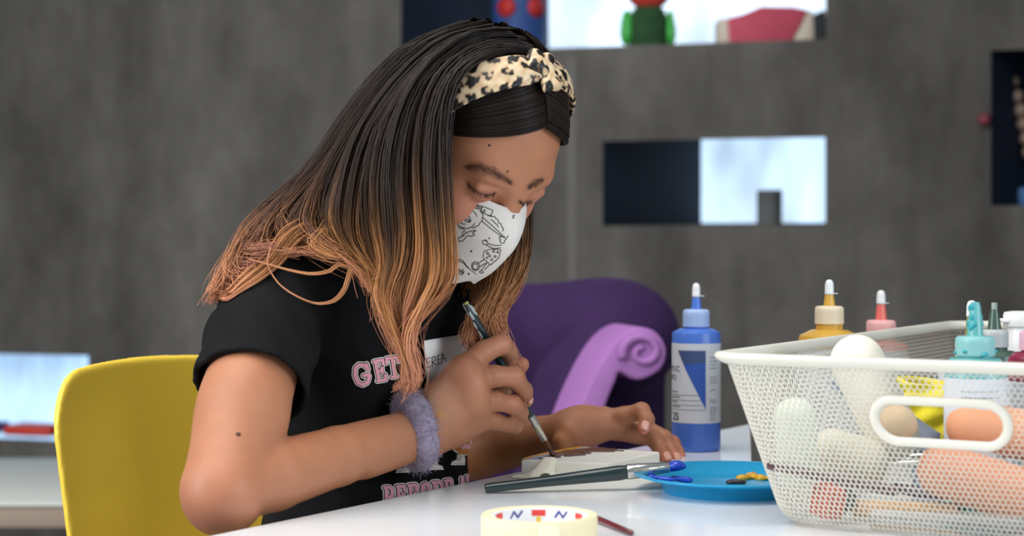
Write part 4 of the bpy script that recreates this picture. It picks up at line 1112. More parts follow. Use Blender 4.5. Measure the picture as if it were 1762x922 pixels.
brc = lin((84, 58, 47))
tuft('eyebrow', [(806, 289), (826, 288), (846, 295), (864, 304), (882, 315)], 420, 9, lambda s: (-.8, -.35 + .1 * s), .00009, 10, brc)
tuft('eyebrow', [(908, 323), (918, 317), (932, 310)], 160, 6, lambda s: (.8, -.45), .00013, 7, brc)
def lashes(path, n, ln, down):
    pp = spline(path, 60); out = []
    for q in range(n):
        u, v = pp[rng.integers(0, 60)]; p, nn = hit(fbv, u, v)
        if p is None: continue
        d = (Vector((down[0] + rng.normal() * .2, -.55, down[1])) * .7 + nn * .5).normalized(); L = ln * rng.uniform(.6, 1.1)
        out.append([np.array(p + nn * .0003 + d * L * t + Vector((0, 0, -.0012 * math.sin(t * 2)))) for t in np.linspace(0, 1, 5)])
    Sx = Strands(); out = np.array(out); Sx.add(out, .00022 * np.linspace(1, .35, 5)[None] * np.ones((len(out), 1)), rng.normal(0, .01, len(out))); return tag(Sx.build('eyelashes', strand_m, body, lin((30, 22, 20))), kind='stuff')
for path, r_, rgb, am in (([(804, 313), (815, 325), (828, 332), (842, 334), (853, 331)], .0021, (58, 34, 30), .8), ([(893, 345), (904, 349), (914, 346)], .0020, (58, 34, 30), .7),
                          ([(812, 289), (830, 289), (848, 296), (864, 305), (880, 314)], .0042, (104, 68, 54), .55), ([(908, 322), (918, 317), (930, 310)], .0035, (104, 68, 54), .5), ([(812, 306), (826, 313), (842, 317), (856, 321)], .0020, (140, 88, 70), .5)):
    for u, v in spline(path, 14):
        p, n_ = hit(bbv, u, v)
        if p is not None: blush(p, r_, rgb, am * .45)
A4 = np.ones((len(BV), 4), np.float32); A4[:, :3] = C; body.data.color_attributes['col'].data.foreach_set('color', A4.ravel())
lashes([(806, 314), (816, 325), (828, 332), (842, 334), (852, 331)], 70, .0042, (-.35, -.8))
lashes([(894, 346), (904, 349), (914, 346)], 30, .003, (.3, -.7))

# ---- fuzzy lavender hair tie on the wrist
ax = (WRR - ELR).normalized(); ax.y *= .35; ax.normalize(); wc = P(712, 741, 1.642); e1 = ax.orthogonal().normalized(); e2 = ax.cross(e1)
wob_ = [ (1 + .05 * math.sin(5 * 2 * math.pi * i / 64) + .04 * math.sin(9 * 2 * math.pi * i / 64 + 1)) for i in range(64)]
RX = .0272
ring = [wc + (e1 * math.cos(2 * math.pi * i / 64) + e2 * math.sin(2 * math.pi * i / 64)) * RX * (1 + .015 * math.sin(7 * 2 * math.pi * i / 64)) for i in range(64)]
lav_m = mat('lavender_yarn', (148, 138, 158), rough=.95, spec=.1, noise=.25, nscale=260, bump=.4, bscale=600)
tie = link('hair_tie', tube_me('hair_tie', ring, [.0122 * x for x in wob_], seg=14, closed=True), lav_m, root)
n = 2600; out = np.zeros((n, 6, 3)); rc_ = np.array([tuple(q) for q in ring])
for q in range(n):
    i = rng.integers(0, 64); c = Vector(rc_[i]); rad_ = (c - wc).normalized(); a = rng.uniform(0, 6.28); nrm = (rad_ * math.cos(a) + ax * math.sin(a)).normalized()
    p = c + nrm * .0112; d1 = Vector(rng.normal(0, 1, 3)); L = rng.uniform(.003, .0068)
    d = (nrm * .8 + d1 * .5).normalized(); cv = Vector(rng.normal(0, 1, 3)).normalized()
    for k in range(6): t = k / 5; out[q, k] = p + d * L * t + cv * L * .45 * t * t
Sx = Strands(); Sx.add(out, .00022 * np.linspace(1, .5, 6)[None] * np.ones((n, 1)), rng.normal(0, .03, n)); Sx.build('fuzz', strand_m, tie, lin((174, 163, 184)))

# ---- print on the t-shirt
def put_shirt(off):
    def f(q):
        p, n = hit(sbv, q[0], q[1]); return None if p is None else p + n * off
    return f
pinkp = mat('pink_print', (240, 168, 184), rough=.8); creamp = mat('cream_print', (248, 236, 226), rough=.8); darkp = mat('dark_print', (40, 26, 30), rough=.8)
orgp = mat('orange_print', (206, 128, 52), rough=.8); whitep = mat('off_white_print', (240, 226, 220), rough=.8)
SL = {'G': [[(.88, .78), (.70, .95), (.45, 1.0), (.20, .85), (.10, .5), (.20, .15), (.45, .0), (.72, .08), (.86, .30), (.86, .42), (.58, .42)], [(.90, .95), (.90, .66)]],
      'E': [[(.22, 1), (.22, 0)], [(.08, 1), (.80, 1), (.82, .78)], [(.08, 0), (.82, 0), (.86, .24)], [(.22, .5), (.62, .5)], [(.64, .62), (.64, .38)]],
      'T': [[(.5, 1), (.5, 0)], [(.06, .76), (.10, 1), (.90, 1), (.94, .76)], [(.30, 0), (.70, 0)]],
      'I': [[(.5, 1), (.5, 0)], [(.28, 1), (.72, 1)], [(.28, 0), (.72, 0)]],
      'B': [[(.22, 1), (.22, 0)], [(.06, 1), (.55, 1), (.76, .88), (.76, .64), (.55, .53), (.22, .53)], [(.06, 0), (.60, 0), (.84, .12), (.84, .38), (.60, .52)]],
      'F': [[(.22, 1), (.22, 0)], [(.06, 1), (.80, 1), (.82, .76)], [(.22, .5), (.62, .5)], [(.64, .62), (.64, .38)], [(.06, 0), (.42, 0)]],
      'O': [[(.5, 1), (.24, .90), (.12, .5), (.24, .1), (.5, 0), (.76, .1), (.88, .5), (.76, .90), (.5, 1)]],
      'R': [[(.22, 1), (.22, 0)], [(.06, 1), (.58, 1), (.80, .86), (.80, .64), (.58, .5), (.22, .5)], [(.50, .5), (.72, .12), (.92, 0)], [(.06, 0), (.40, 0)]],
      'A': [[(.12, 0), (.48, 1), (.86, 0)], [(.28, .34), (.70, .34)], [(.0, 0), (.28, 0)], [(.70, 0), (1.0, 0)]]}
def word(letters):
    """letters: (char, x, y_top, x width, y height, tilt) in the photograph's frame"""
    for ch, x, y, wd, h, tilt in letters:
        ls = [[(x + wd * (a - .5) * math.cos(tilt) + h * (.5 - b_) * -math.sin(tilt) + wd / 2, y + h / 2 + h * (.5 - b_) * math.cos(tilt) + wd * (a - .5) * math.sin(tilt)) for a, b_ in l] for l in SL[ch]]
        for wq, off, m, nm in ((.30, .0006, creamp, 'letter_outline'), (.215, .0010, darkp, 'letter_dark_line'), (.155, .0014, pinkp, 'letter')):  # cream outline, dark printed line, pink face
            V, F = join2d([stroke2d(l, h * wq) for l in ls]); o = lay(nm, V, F, put_shirt(off), m, shirt, 5)
word([('G', 607, 626, 30, 36, -.20), ('E', 644, 620, 20, 34, -.18), ('T', 664, 615, 23, 33, -.16), ('T', 689, 611, 22, 32, -.14), ('I', 710, 608, 16, 31, -.12)])
word([('B', 660, 838, 18, 36, -.05), ('E', 681, 836, 18, 36, -.05), ('F', 702, 834, 17, 36, -.06), ('O', 722, 831, 19, 36, -.08), ('R', 744, 829, 19, 36, -.10), ('E', 765, 826, 14, 36, -.12), ('A', 790, 822, 12, 32, -.2), ('T', 803, 819, 10, 32, -.2), ('E', 813, 816, 8, 32, -.2)])
def blob(name, loop, off, m):
    V, F = fill2d([loop]); return lay(name, V, F, put_shirt(off), m, shirt, 5)
zs_ = lambda L: [(590 + x / 3.292, 590 + y / 3.292) for x, y in L]
def sneaker(x, y, s, fl):
    L = lambda q: zs_([(x + a * s * fl, y + b_ * s) for a, b_ in q])
    blob('shoe_outline', L([(-30, -44), (28, -44), (34, -6), (64, 8), (70, 34), (-34, 36), (-38, 0)]), .0006, darkp)
    blob('printed_shoe', L([(-26, -40), (24, -40), (28, -4), (58, 10), (64, 22), (-30, 22), (-34, 0)]), .0010, whitep)
    blob('printed_sole', L([(-32, 24), (66, 24), (66, 34), (-30, 34)]), .0010, creamp)
    V, F = join2d([stroke2d(L([(-10 + 6 * i, -26 + 13 * i), (22 + 4 * i, -28 + 13 * i)]), .8) for i in range(3)]); lay('printed_lace', V, F, put_shirt(.0014), darkp, shirt, 5)
blob('orange_outline', zs_(circ(398, 345, 84, 28)), .0006, creamp); blob('orange_figure', zs_(circ(398, 345, 77, 28)), .0010, orgp)
for x, y, fl in ((350, 706, -1), (512, 690, 1), (662, 664, -1)):
    blob('printed_leg', zs_([(x - 16, y - 120), (x + 14, y - 120), (x + 12, y - 34), (x - 12, y - 34)]), .0008, orgp); sneaker(x, y, .80, fl)
blob('donut_outline', zs_([(x, y) for x, y in circ(690, 545, 92, 30)]), .0006, creamp); blob('donut', zs_(circ(690, 545, 84, 30)), .0010, orgp)
blob('donut_icing', zs_(scal(circ(692, 535, 72, 10), -6)), .0014, pinkp)
for i in range(12):
    x, y = 640 + 110 * rng.random(), 490 + 90 * rng.random(); a = rng.uniform(0, 3.1)
    V, F = stroke2d(zs_([(x, y), (x + 16 * math.cos(a), y + 16 * math.sin(a))]), 2.2); lay('sprinkle', V, F, put_shirt(.0018), orgp, shirt, 5)
V, F = stroke2d(zs_([(765, 590), (752, 640), (745, 672)]), 2); lay('printed_arm', V, F, put_shirt(.0009), creamp, shirt, 4)
# name tag
tagm = mat('tag_paper', (236, 230, 228), rough=.7)
tq = [(729, 586), (808, 573), (812, 646), (734, 659)]
gx = lambda a, b_: tuple((1 - b_) * ((1 - a) * tq[0][k] + a * tq[1][k]) + b_ * ((1 - a) * tq[3][k] + a * tq[2][k]) for k in (0, 1))
V = []; F = []; hits = [hit(sbv, *gx(i / 12, j / 12))[0] for j in range(13) for i in range(13)]
dm = [(h.y) for h in hits if h is not None]
A_ = []; 
for (i, j), h in zip([(i, j) for j in range(13) for i in range(13)], hits):
    if h is not None: A_.append((gx(i / 12, j / 12)[0], gx(i / 12, j / 12)[1], 1, h.y))
A_ = np.array(A_); co, *_r = np.linalg.lstsq(A_[:, :3], A_[:, 3], rcond=None); back_ = max(0, (A_[:, :3] @ co - A_[:, 3]).max())
def tag_pt(q, off=0.0): return P(q[0], q[1], co[0] * q[0] + co[1] * q[1] + co[2] - back_ - .0012 - off)
V = [tag_pt(gx(i / 4, j / 4)) for j in range(5) for i in range(5)]; F = [(j * 5 + i, j * 5 + i + 1, (j + 1) * 5 + i + 1, (j + 1) * 5 + i) for j in range(4) for i in range(4)]
nt_ = link('name_tag', mesh('name_tag', V, F), tagm, root); md = nt_.modifiers.new('t', 'SOLIDIFY'); md.thickness = .0006; nt_['label'] = 'white paper name tag'
hw = [[(742, 615), (735, 617), (737, 633), (744, 630)], [(736, 624), (742, 622)], [(747, 631), (746, 615), (752, 613), (753, 620), (747, 623), (755, 628)], [(764, 610), (757, 612), (759, 627), (765, 624)], [(758, 619), (763, 617)], [(766, 624), (767, 608), (774, 621)], [(766, 618), (772, 616)]]
hw = [[(734 + (x - 735) * .86, y) for x, y in l] for l in hw]
V, F = join2d([stroke2d(l, 1.3) for l in hw]); lay('handwriting', V, F, lambda q: tag_pt(q, .0022), mat('pen_ink', (60, 58, 64), rough=.6), nt_, 4)

# ---- trousers and shoes below the table
f = Field(); hip = TC + Vector((0, 0, -.20)) - FWD * .02
for s in (-1, 1):
    h_ = hip + RGT * s * .06; kn_ = h_ + FWD * .34 + RGT * s * .02 + Vector((0, 0, -.015)); an = kn_ + Vector((0, 0, -.36)) - FWD * .05
    f.chain([h_, kn_], [.078, .054], .03); f.chain([kn_, an], [.054, .040], .02)
f.cone(hip + Vector((0, 0, .06)), hip + Vector((0, 0, -.01)), .108, .105, .04)
grow('trousers', f, np.array(hip) - (.35, .45, .55), np.array(hip) + (.5, .35, .2), .006, mat('denim', (52, 60, 84), rough=.9, noise=.2, nscale=200), root)
for s in (-1, 1):
    an = hip + RGT * s * .08 + FWD * .29 + Vector((0, 0, -.375)); f = Field(); z0 = .035
    f.cone((an.x, an.y, .05), (an.x, an.y, .13), .036, .036, .03); q = an + FWD * .13
    f.cone((an.x - FWD.x * .03, an.y - FWD.y * .03, z0), (q.x, q.y, z0 - .005), .034, .030, .03); f.add(lambda p: -p[:, 2] + .001, .004, 'i')
    grow('shoe', f, np.array((an.x, an.y, .05)) - (.2, .2, .06), np.array((an.x, an.y, .05)) + (.25, .2, .12), .004, mat('white_canvas', (210, 210, 208), rough=.8), root)

# ------------------------------------------------------------------ blue plate used as palette
PC = Vector((.205, 1.622, TZ))
aqua = mat('aqua_plastic', (18, 148, 198), rough=.28, spec=.5)
rt = empty('paint_plate', PC, 'turquoise blue plastic plate used as a paint palette', 'plate')
R_ = .0905
o = link('plate', lathe_me('plate', [(0, .0018), (.054, .0018), (.0600, .0022), (.0605, 0), (.0640, 0), (.0650, .002), (.0665, .0080), (.072, .0110), (R_ - .004, .0148), (R_, .0160), (R_, .0174), (R_ - .002, .0178), (R_ - .006, .0168), (.074, .0132), (.068, .0105), (.062, .0070), (.052, .0055), (0, .0053)], 96, cap=False), aqua); o.parent = rt; sharp(o, 50)
def dab(name, pts3, r, m, seed, sq=.6):
    f = Field(); rs = np.random.default_rng(seed)
    for q in pts3:
        f.ell(q, (r * rs.uniform(.7, 1.4), r * rs.uniform(.7, 1.4), r * sq * rs.uniform(.6, 1.3)), None, .004)
    A = np.array([tuple(q) for q in pts3]); o, _ = grow(name, f, A.min(0) - .02, A.max(0) + .02, .0011, m, rt); return o
def plate_pt(u, v, z): d = (CZ - z) * FPX / (v - HZ); return P(u, v, d)
bp_ = mat('blue_paint', (38, 74, 190), rough=.22, coat=.3); yp = mat('ochre_paint', (214, 160, 30), rough=.25, coat=.3); bk = mat('dark_brown_paint', (48, 32, 30), rough=.25, coat=.3)
zr = TZ + .0150
dab('blue_paint', [plate_pt(u, v, zr - .0045 * i / 12) for i, (u, v) in enumerate(((1104, 814), (1112, 817), (1120, 819), (1128, 821), (1138, 823), (1147, 824), (1156, 825), (1164, 824), (1172, 824), (1180, 825), (1186, 826), (1168, 822), (1158, 822)))], .0034, bp_, 3, .5)
dab('yellow_paint', [plate_pt(u, v, TZ + .0075) for u, v in ((1276, 822), (1284, 821), (1292, 820), (1300, 820), (1308, 822), (1296, 817), (1288, 818), (1316, 822))], .0042, yp, 4, .6)
dab('brown_paint', [plate_pt(u, v, TZ + .007) for u, v in ((1256, 829), (1263, 828), (1270, 829), (1276, 829))], .0036, bk, 5, .4)

# ------------------------------------------------------------------ canvas being painted, sheet of paper beneath
cz0, cz1 = TZ + .0006, TZ + .0175
def top_pt(u, v): return P(u, v, (CZ - cz1) * FPX / (v - HZ))
cn = [top_pt(u, v) for u, v in ((896, 790), (1046, 797), (1136, 777), (1000, 768))]
poly = [(q.x, q.y) for q in cn]
rt = empty('canvas_block', (sum(x for x, y in poly) / 4, sum(y for x, y in poly) / 4, cz0), 'small white canvas block with fresh brown paint, held under the girl\'s hands', 'canvas')
cw = mat('white_gesso', (246, 244, 234), rough=.5, bump=.1, bscale=500)
cb = link('block', bm_mesh('block', prism_bm(poly, cz0, cz1, .0022, 3)), cw, rt)
md = cb.modifiers.new('w', 'WEIGHTED_NORMAL')
brown = mat('brown_paint', (82, 50, 44), rough=.3, coat=.3); lav = mat('pale_blue_paint', (176, 190, 222), rough=.4); org = mat('orange_paint', (226, 160, 44), rough=.4)
def on_top(h):
    return lambda q: (lambda p: Vector((p.x, p.y, cz1 + h)))(top_pt(q[0], q[1]))
V, F = fill2d([[(903, 789), (935, 782), (975, 774), (1000, 769.5), (1020, 771), (985, 777), (960, 783), (948, 790), (930, 791)]]); o = lay('pale_blue_paint', V, F, on_top(.0003), lav, cb, 4)
V, F = fill2d([[(897, 789.5), (930, 781), (968, 773.5), (998, 768.5), (1003, 769.8), (972, 776), (938, 783), (905, 790.5)]]); o = lay('orange_paint', V, F, on_top(.0005), org, cb, 4)
f = Field()
for (u0, v0, u1, v1, r) in ((947, 786, 965, 782, .0060), (965, 781, 995, 776, .0095), (985, 777, 1030, 772.5, .011), (1015, 773, 1050, 774, .0085), (1045, 774.5, 1070, 776, .0030), (975, 785, 1003, 783, .0035), (932, 789, 960, 787, .0040), (985, 782, 1010, 780, .0050), (1010, 777, 1052, 777, .0045)):
    a, b = top_pt(u0, v0), top_pt(u1, v1)
    f.cone(a, b, r, r * .9, .003)
Zc = np.array((0, 0, cz1))
flat = Field(); flat.add(lambda p: f.ev(np.stack([p[:, 0], p[:, 1], np.full(len(p), cz1)], 1)), .001)
class _F2:
    @staticmethod
    def ev(p): return np.maximum(np.abs(p[:, 2] - cz1 - .0002) - .0008 , f.ev(p * np.array([1, 1, 0]) + np.array([0, 0, cz1])))
a0 = np.array(top_pt(925, 795)); a1 = np.array(top_pt(1072, 768))
V, Q = polygonise(_F2.ev, (min(a0[0], a1[0]) - .01, a0[1] - .03, cz1 - .003), (a1[0] + .02, a1[1] + .03, cz1 + .004), .0008)
link('brown_paint', mesh_np('brown_paint', V, Q), brown, rt)
# soft cream drips down its near face
f = Field()
fr = lambda t: cn[0].lerp(cn[1], t)
for t0, t1, r in ((.22, .36, .006), (.33, .42, .005)):
    a = fr((t0 + t1) / 2) + Vector((0, 0, -.001)); b = fr(t0) + Vector((-.004, -.010, -.0155))
    f.cone(a, b, .0045, .0060, .006)
f.cone(fr(.28) + Vector((0, -.007, -.0160)), fr(-.08) + Vector((.0, -.012, -.0165)), .0052, .0025, .008)
f.cone(fr(.28) + Vector((0, -.007, -.0160)), fr(.46) + Vector((0, -.008, -.0165)), .0052, .0025, .008)
lo = np.array(fr(-.15)) - .03; hi = np.array(fr(.6)) + .02; lo[2] = TZ + .0004
fc_ = lambda p: np.maximum(f.ev(p), TZ + .0007 - p[:, 2])
V, Q = polygonise(fc_, lo - np.array([0, 0, .003]), hi, .0010)
link('cream_drip', mesh_np('cream_drip', V, Q), mat('cream_paint', (244, 240, 222), rough=.35), rt)
pq = [P(u, v, (CZ - TZ) * FPX / (v - HZ)) for u, v in ((869, 846.5), (1240, 846.5), (1215, 812), (905, 817))]
sh = link('paper_sheet', bm_mesh('paper_sheet', prism_bm([(q.x, q.y) for q in pq], TZ + .0001, TZ + .0004)), mat('paper', (240, 240, 232), rough=.7), smooth=False)
tag(sh, 'thin white sheet of paper under the canvas block and the lying brush', 'paper')

# ------------------------------------------------------------------ paintbrushes
silver = mat('silver_ferrule', (214, 212, 204), rough=.18, metal=1.0)
def brush(root, a, b, hprof, fer, hair, hm, fm, hairm, flat=.6):
    """a = end of the handle, b = tip of the hair; profiles along 0..1 of the length"""
    M = frame_to(a, b); L = (Vector(b) - Vector(a)).length
    def part(name, prof, m, sy=1.0):
        me = lathe_me(name, [(r, t * L) for t, r in prof], 24, sy=sy); me.transform(M); return sharp(link(name, me, m, root), 50)
    part('handle', hprof, hm); part('ferrule', fer, fm); return part('hair', hair, hairm, flat)
green_h = mat('dark_green_lacquer', (22, 44, 46), rough=.2, spec=.6, coat=.4)
A, Bq = P(802, 521, 1.650), P(951, 781, 1.738)
rt = empty('fine_brush', A.lerp(Bq, .5), 'fine brush with dark green handle held upright in the girl\'s right hand', 'brush')
brush(rt, A, Bq, [(0, .0022), (.004, .0030), (.05, .0034), (.30, .0038), (.55, .0040), (.72, .0036), (.755, .0030)],
      [(.735, .0037), (.742, .0040), (.752, .0036), (.760, .0040), (.768, .0036), (.78, .0038), (.90, .0034), (.905, .0024)],
      [(.90, .0030), (.93, .0034), (.965, .0024), (.99, .0010), (1, .0004)], green_h, silver, mat('brush_hair_brown', (112, 66, 40), rough=.5), .7)
M = frame_to(A, Bq)
f = Field(); L_ = (Bq - A).length
for i in range(11):
    t = rng.uniform(.0, .19) * L_; a = rng.uniform(0, 6.3); f.ell(M @ Vector((.0032 * math.cos(a), .0032 * math.sin(a), t)), (.0014, .0014, rng.uniform(.002, .007)), np.array(M.to_3x3()), .001)
lo = np.minimum(np.array(A), np.array(A.lerp(Bq, .25))) - .01; hi = np.maximum(np.array(A), np.array(A.lerp(Bq, .25))) + .01
o, _ = grow('dried_paint', f, lo, hi, .0007, mat('dried_grey_paint', (168, 176, 178), rough=.4), rt)
o = link('end_paint', lathe_me('end_paint', [(0, -.0006), (.0024, -.0003), (.0027, .0012), (.0021, .0016)], 16, cap=False), mat('yellow_green_paint', (206, 200, 110), rough=.4), rt); o.data.transform(M)
f = Field(); e_ = np.array(Bq)
f.cone(M @ Vector((0, 0, L_ * .955)), M @ Vector((0, 0, L_ * 1.0)), .0024, .0016, .002); f.ell(e_ + (0, -.001, 0), (.0032, .003, .0022), None, .003)
grow('wet_paint', f, e_ - .02, e_ + .02, .0007, brown, rt)
# wide brush lying across to the plate
za = TZ + .0048; A2 = P(834, 840, (CZ - za) * FPX / (840 - HZ)); B2 = P(1174, 801, 1.630); 
rt = empty('flat_brush', A2.lerp(B2, .5), 'thick brush with dark green handle and blue paint, its tip on the plate rim', 'brush')
brush(rt, A2, B2, [(0, .0026), (.004, .0042), (.03, .0046), (.30, .0050), (.55, .0064), (.68, .0072), (.725, .0062)],
      [(.715, .0070), (.72, .0074), (.733, .0070), (.742, .0074), (.752, .0070), (.765, .0072), (.93, .0050), (.935, .004)],
      [(.92, .0046), (.95, .0056), (.98, .0042), (.998, .0016)], green_h, silver, bp_, .62)
f = Field()
M2 = frame_to(A2, B2); L2_ = (B2 - A2).length
for i in range(12): f.ell(M2 @ Vector((rng.uniform(-.003, .003), rng.uniform(-.002, .002), L2_ * rng.uniform(.925, 1.0))), (.0042, .0042, .0028), None, .003)
grow('wet_paint', f, np.array(B2) - .035, np.array(B2) + .02, .001, bp_, rt)
# maroon brush behind the tape
zq = TZ + .003; A3 = P(1088, 917, (CZ - zq) * FPX / (917 - HZ)); B3 = P(985, 876, (CZ - zq) * FPX / (876 - HZ))
rt = empty('thin_brush', A3.lerp(B3, .5), 'thin maroon paintbrush handle poking out behind the masking tape', 'brush')
mar = mat('maroon_lacquer', (98, 34, 44), rough=.25, coat=.4)
brush(rt, A3, B3, [(0, .0012), (.006, .0021), (.4, .0028), (.62, .0029), (.70, .0024)], [(.69, .0028), (.70, .0030), (.88, .0026)], [(.87, .0024), (.92, .0028), (1, .0006)], mar, silver, mat('brush_hair_tan', (150, 110, 70)))

# ------------------------------------------------------------------ masking tape
tc = P(928, 876, 1.335); TPC = Vector((tc.x, tc.y, TZ))
rt = empty('masking_tape', TPC, 'roll of cream masking tape lying flat in the foreground', 'tape')
ro, ri, th = .0445, .0378, .0235
tape_m = mat('cream_crepe', (226, 214, 176), rough=.6, bump=.08, bscale=600, stretch=(1, 1, 8)); side_m = mat('cream_tape_side', (224, 214, 180), rough=.7)
o = link('tape_roll', lathe_me('tape_roll', [(ri, .0005), (ri + .0005, 0), (ro - .0008, 0), (ro, .001), (ro, th - .0012), (ro - .0008, th), (ri + .0004, th), (ri, th - .0005), (ri, .0005)], 96, cap=False), tape_m); o.parent = rt; sharp(o, 45)
core_m = mat('card_core', (226, 226, 226), rough=.6)
o = link('core', lathe_me('core', [(ri - .0025, .0006), (ri - .0001, .0006), (ri - .0001, th - .0008), (ri - .0025, th - .0008), (ri - .0025, .0006)], 96, cap=False), core_m); o.parent = rt; sharp(o, 45)
rc = ri - .0026
inner = lambda q: Vector((rc * math.cos(q[0] / rc), rc * math.sin(q[0] / rc), q[1]))
redp = mat('red_print', (214, 62, 56), rough=.5); navp = mat('navy_print', (52, 62, 130), rough=.5); yelp = mat('yellow_print', (226, 190, 60), rough=.5)
a_ = math.pi / 2
for ang in (-62, -30, 0, 30, 62, 95, -95):
    s0 = rc * (a_ - math.radians(ang))
    if ang in (-30, 30, 95):
        g = join2d([stroke2d([(s0 - .005, th - .003), (s0 - .0015, th - .0075), (s0 + .002, th - .003), (s0 + .005, th - .0075)], .0018)]); o = lay('navy_mark', *g, inner, navp, None, .003)
    else:
        V, F = fill2d([[(s0 - .0055, th - .007), (s0 + .0055, th - .007), (s0 + .0055, th - .0022), (s0 - .0055, th - .0022)]]); o = lay('red_mark', V, F, inner, redp, None, .003)
    o.parent = rt
V, F = fill2d([[(rc * a_ - .0014, th - .0150), (rc * a_ + .0014, th - .0150), (rc * a_ + .0020, th - .0075), (rc * a_ - .0020, th - .0075)]]); o = lay('yellow_mark', V, F, inner, yelp, None, .003); o.parent = rt
# loose end of the tape, smoothed down
V = []; F = []
for i in range(13):
    a = math.radians(-70 - 1.9 * i) ; k = .0022 + .0098 * math.sqrt(max(0, 1 - (max(0, 5 - i) / 5) ** 2))
    for z in (th / 2 - k, th / 2 + k): V.append(((ro + .0003) * math.cos(a), (ro + .0003) * math.sin(a), min(max(z, .001), th - .001)))
for i in range(12): F.append((2 * i, 2 * i + 2, 2 * i + 3, 2 * i + 1))
o = link('tape_end', mesh('tape_end', V, F), mat('cream_tape_end', (234, 226, 196), rough=.5)); o.parent = rt

# ------------------------------------------------------------------ white wire-mesh basket
rimz = .136; BL, BW = .68, .42            # outer rim: long side goes back, short side crosses the view
bd = Vector((.507, .861, 0)).normalized(); bw_ = Vector((bd.y, -bd.x, 0))
C0 = Vector((.163, 1.412, TZ))            # the corner of the rim nearest the plate
rt = empty('basket', C0 + bd * .3 + bw_ * .2, 'white mesh basket with a pill-shaped handle hole, full of art supplies', 'basket')
wire_m = mat('white_enamel', (216, 212, 200), rough=.35, spec=.4)
flare = .036
def peri(z, n=None, inset=0.0):
    """rounded rectangle at height z: function of arc parameter 0..1 -> point"""
    t = max(0.0, min(1.0, z / rimz)); e = flare * (1 - t) + inset + (.012 * (1 - math.sqrt(max(0, 1 - (1 - z / .018) ** 2))) if z < .018 else 0)
    x0, x1, y0, y1 = e, BW - e, e, BL - e; r = .032
    return x0, x1, y0, y1, r
def peri_pt(s, z, inset=0.0):
    """s in metres along the mid-height perimeter, starting at the plate-side corner, first along the front"""
    a0, a1, b0, b1, r = peri(z, inset=inset)
    m = flare / 2; Wm, Lm = BW - 2 * m, BL - 2 * m; r0 = .032
    segs = [Wm - 2 * r0, r0 * math.pi / 2, Lm - 2 * r0, r0 * math.pi / 2] * 2
    tot = sum(segs); s = s % tot
    w_, l_ = a1 - a0, b1 - b0
    # start at the end of the corner, going across the front (towards +bw_)
    k = 0
    while s > segs[k] and k < 7: s -= segs[k]; k += 1
    f = s / segs[k]
    cs = [(a1 - r, b0 + r), (a1 - r, b1 - r), (a0 + r, b1 - r), (a0 + r, b0 + r)]
    if k == 0: x, y = a0 + r + f * (w_ - 2 * r), b0
    elif k == 2: x, y = a1, b0 + r + f * (l_ - 2 * r)
    elif k == 4: x, y = a1 - r - f * (w_ - 2 * r), b1
    elif k == 6: x, y = a0, b1 - r - f * (l_ - 2 * r)
    else:
        c = cs[(k - 1) // 2]; a = -math.pi / 2 + ((k - 1) // 2) * math.pi / 2 + f * math.pi / 2
        x, y = c[0] + r * math.cos(a), c[1] + r * math.sin(a)
    return C0 + bw_ * x + bd * y + Vector((0, 0, z))
PER = 2 * ((BW - flare - .064) + (BL - flare - .064)) + 2 * math.pi * .032
# the pill-shaped hole on the front wall: centre along s, height
def s_of(u, v):
    best = None
    for i in range(60):
        for j in range(30):
            s, z = .0 + .36 * i / 59, .03 + .1 * j / 29; q = peri_pt(s, z); e = ((q.x / q.y * FPX + 881 - u) ** 2 + (HZ - (q.z - CZ) / q.y * FPX - v) ** 2)
            if best is None or e < best[0]: best = (e, s, z)
    return best[1], best[2]
hs0, hz0 = s_of(1522, 728); hs1, hz1 = s_of(1722, 731); hz0 = hz1 = (hz0 + hz1) / 2; hr = .0165
def in_pill(s, z, g):
    t = min(max(s, hs0 + hr * .6), hs1 - hr * .6); return math.hypot(s - t, z - hz0) < hr + g
pit = .00455; dy = pit * math.sqrt(3) / 2
ncol = int(round(PER / pit)); pit = PER / ncol; nrow = int((rimz - .004) / dy)
V = []; F = []; N6 = [(math.sin(i * math.pi / 3), math.cos(i * math.pi / 3)) for i in range(6)]
ro_, ri_ = pit / math.sqrt(3), pit / math.sqrt(3) * .875
for j in range(nrow + 1):
    z = .003 + j * dy
    for i in range(ncol):
        s = (i + (j % 2) * .5) * pit
        if s < .42 and in_pill(s, z, .0035): continue
        k = len(V)
        for rr, ins in ((ro_, 0), (ri_, 0), (ri_, .0009)):
            for (cx, cy) in N6: V.append(peri_pt(s + cx * rr, min(max(z + cy * rr, 0.0008), rimz - .001), ins))
        for q in range(6):
            p = (q + 1) % 6
            F.append((k + q, k + p, k + 6 + p, k + 6 + q)); F.append((k + 6 + q, k + 6 + p, k + 12 + p, k + 12 + q))
o = link('mesh_wall', mesh_np('mesh_wall', np.array([tuple(v) for v in V]), np.array(F)), wire_m, rt, smooth=False); tag(o, kind='stuff')
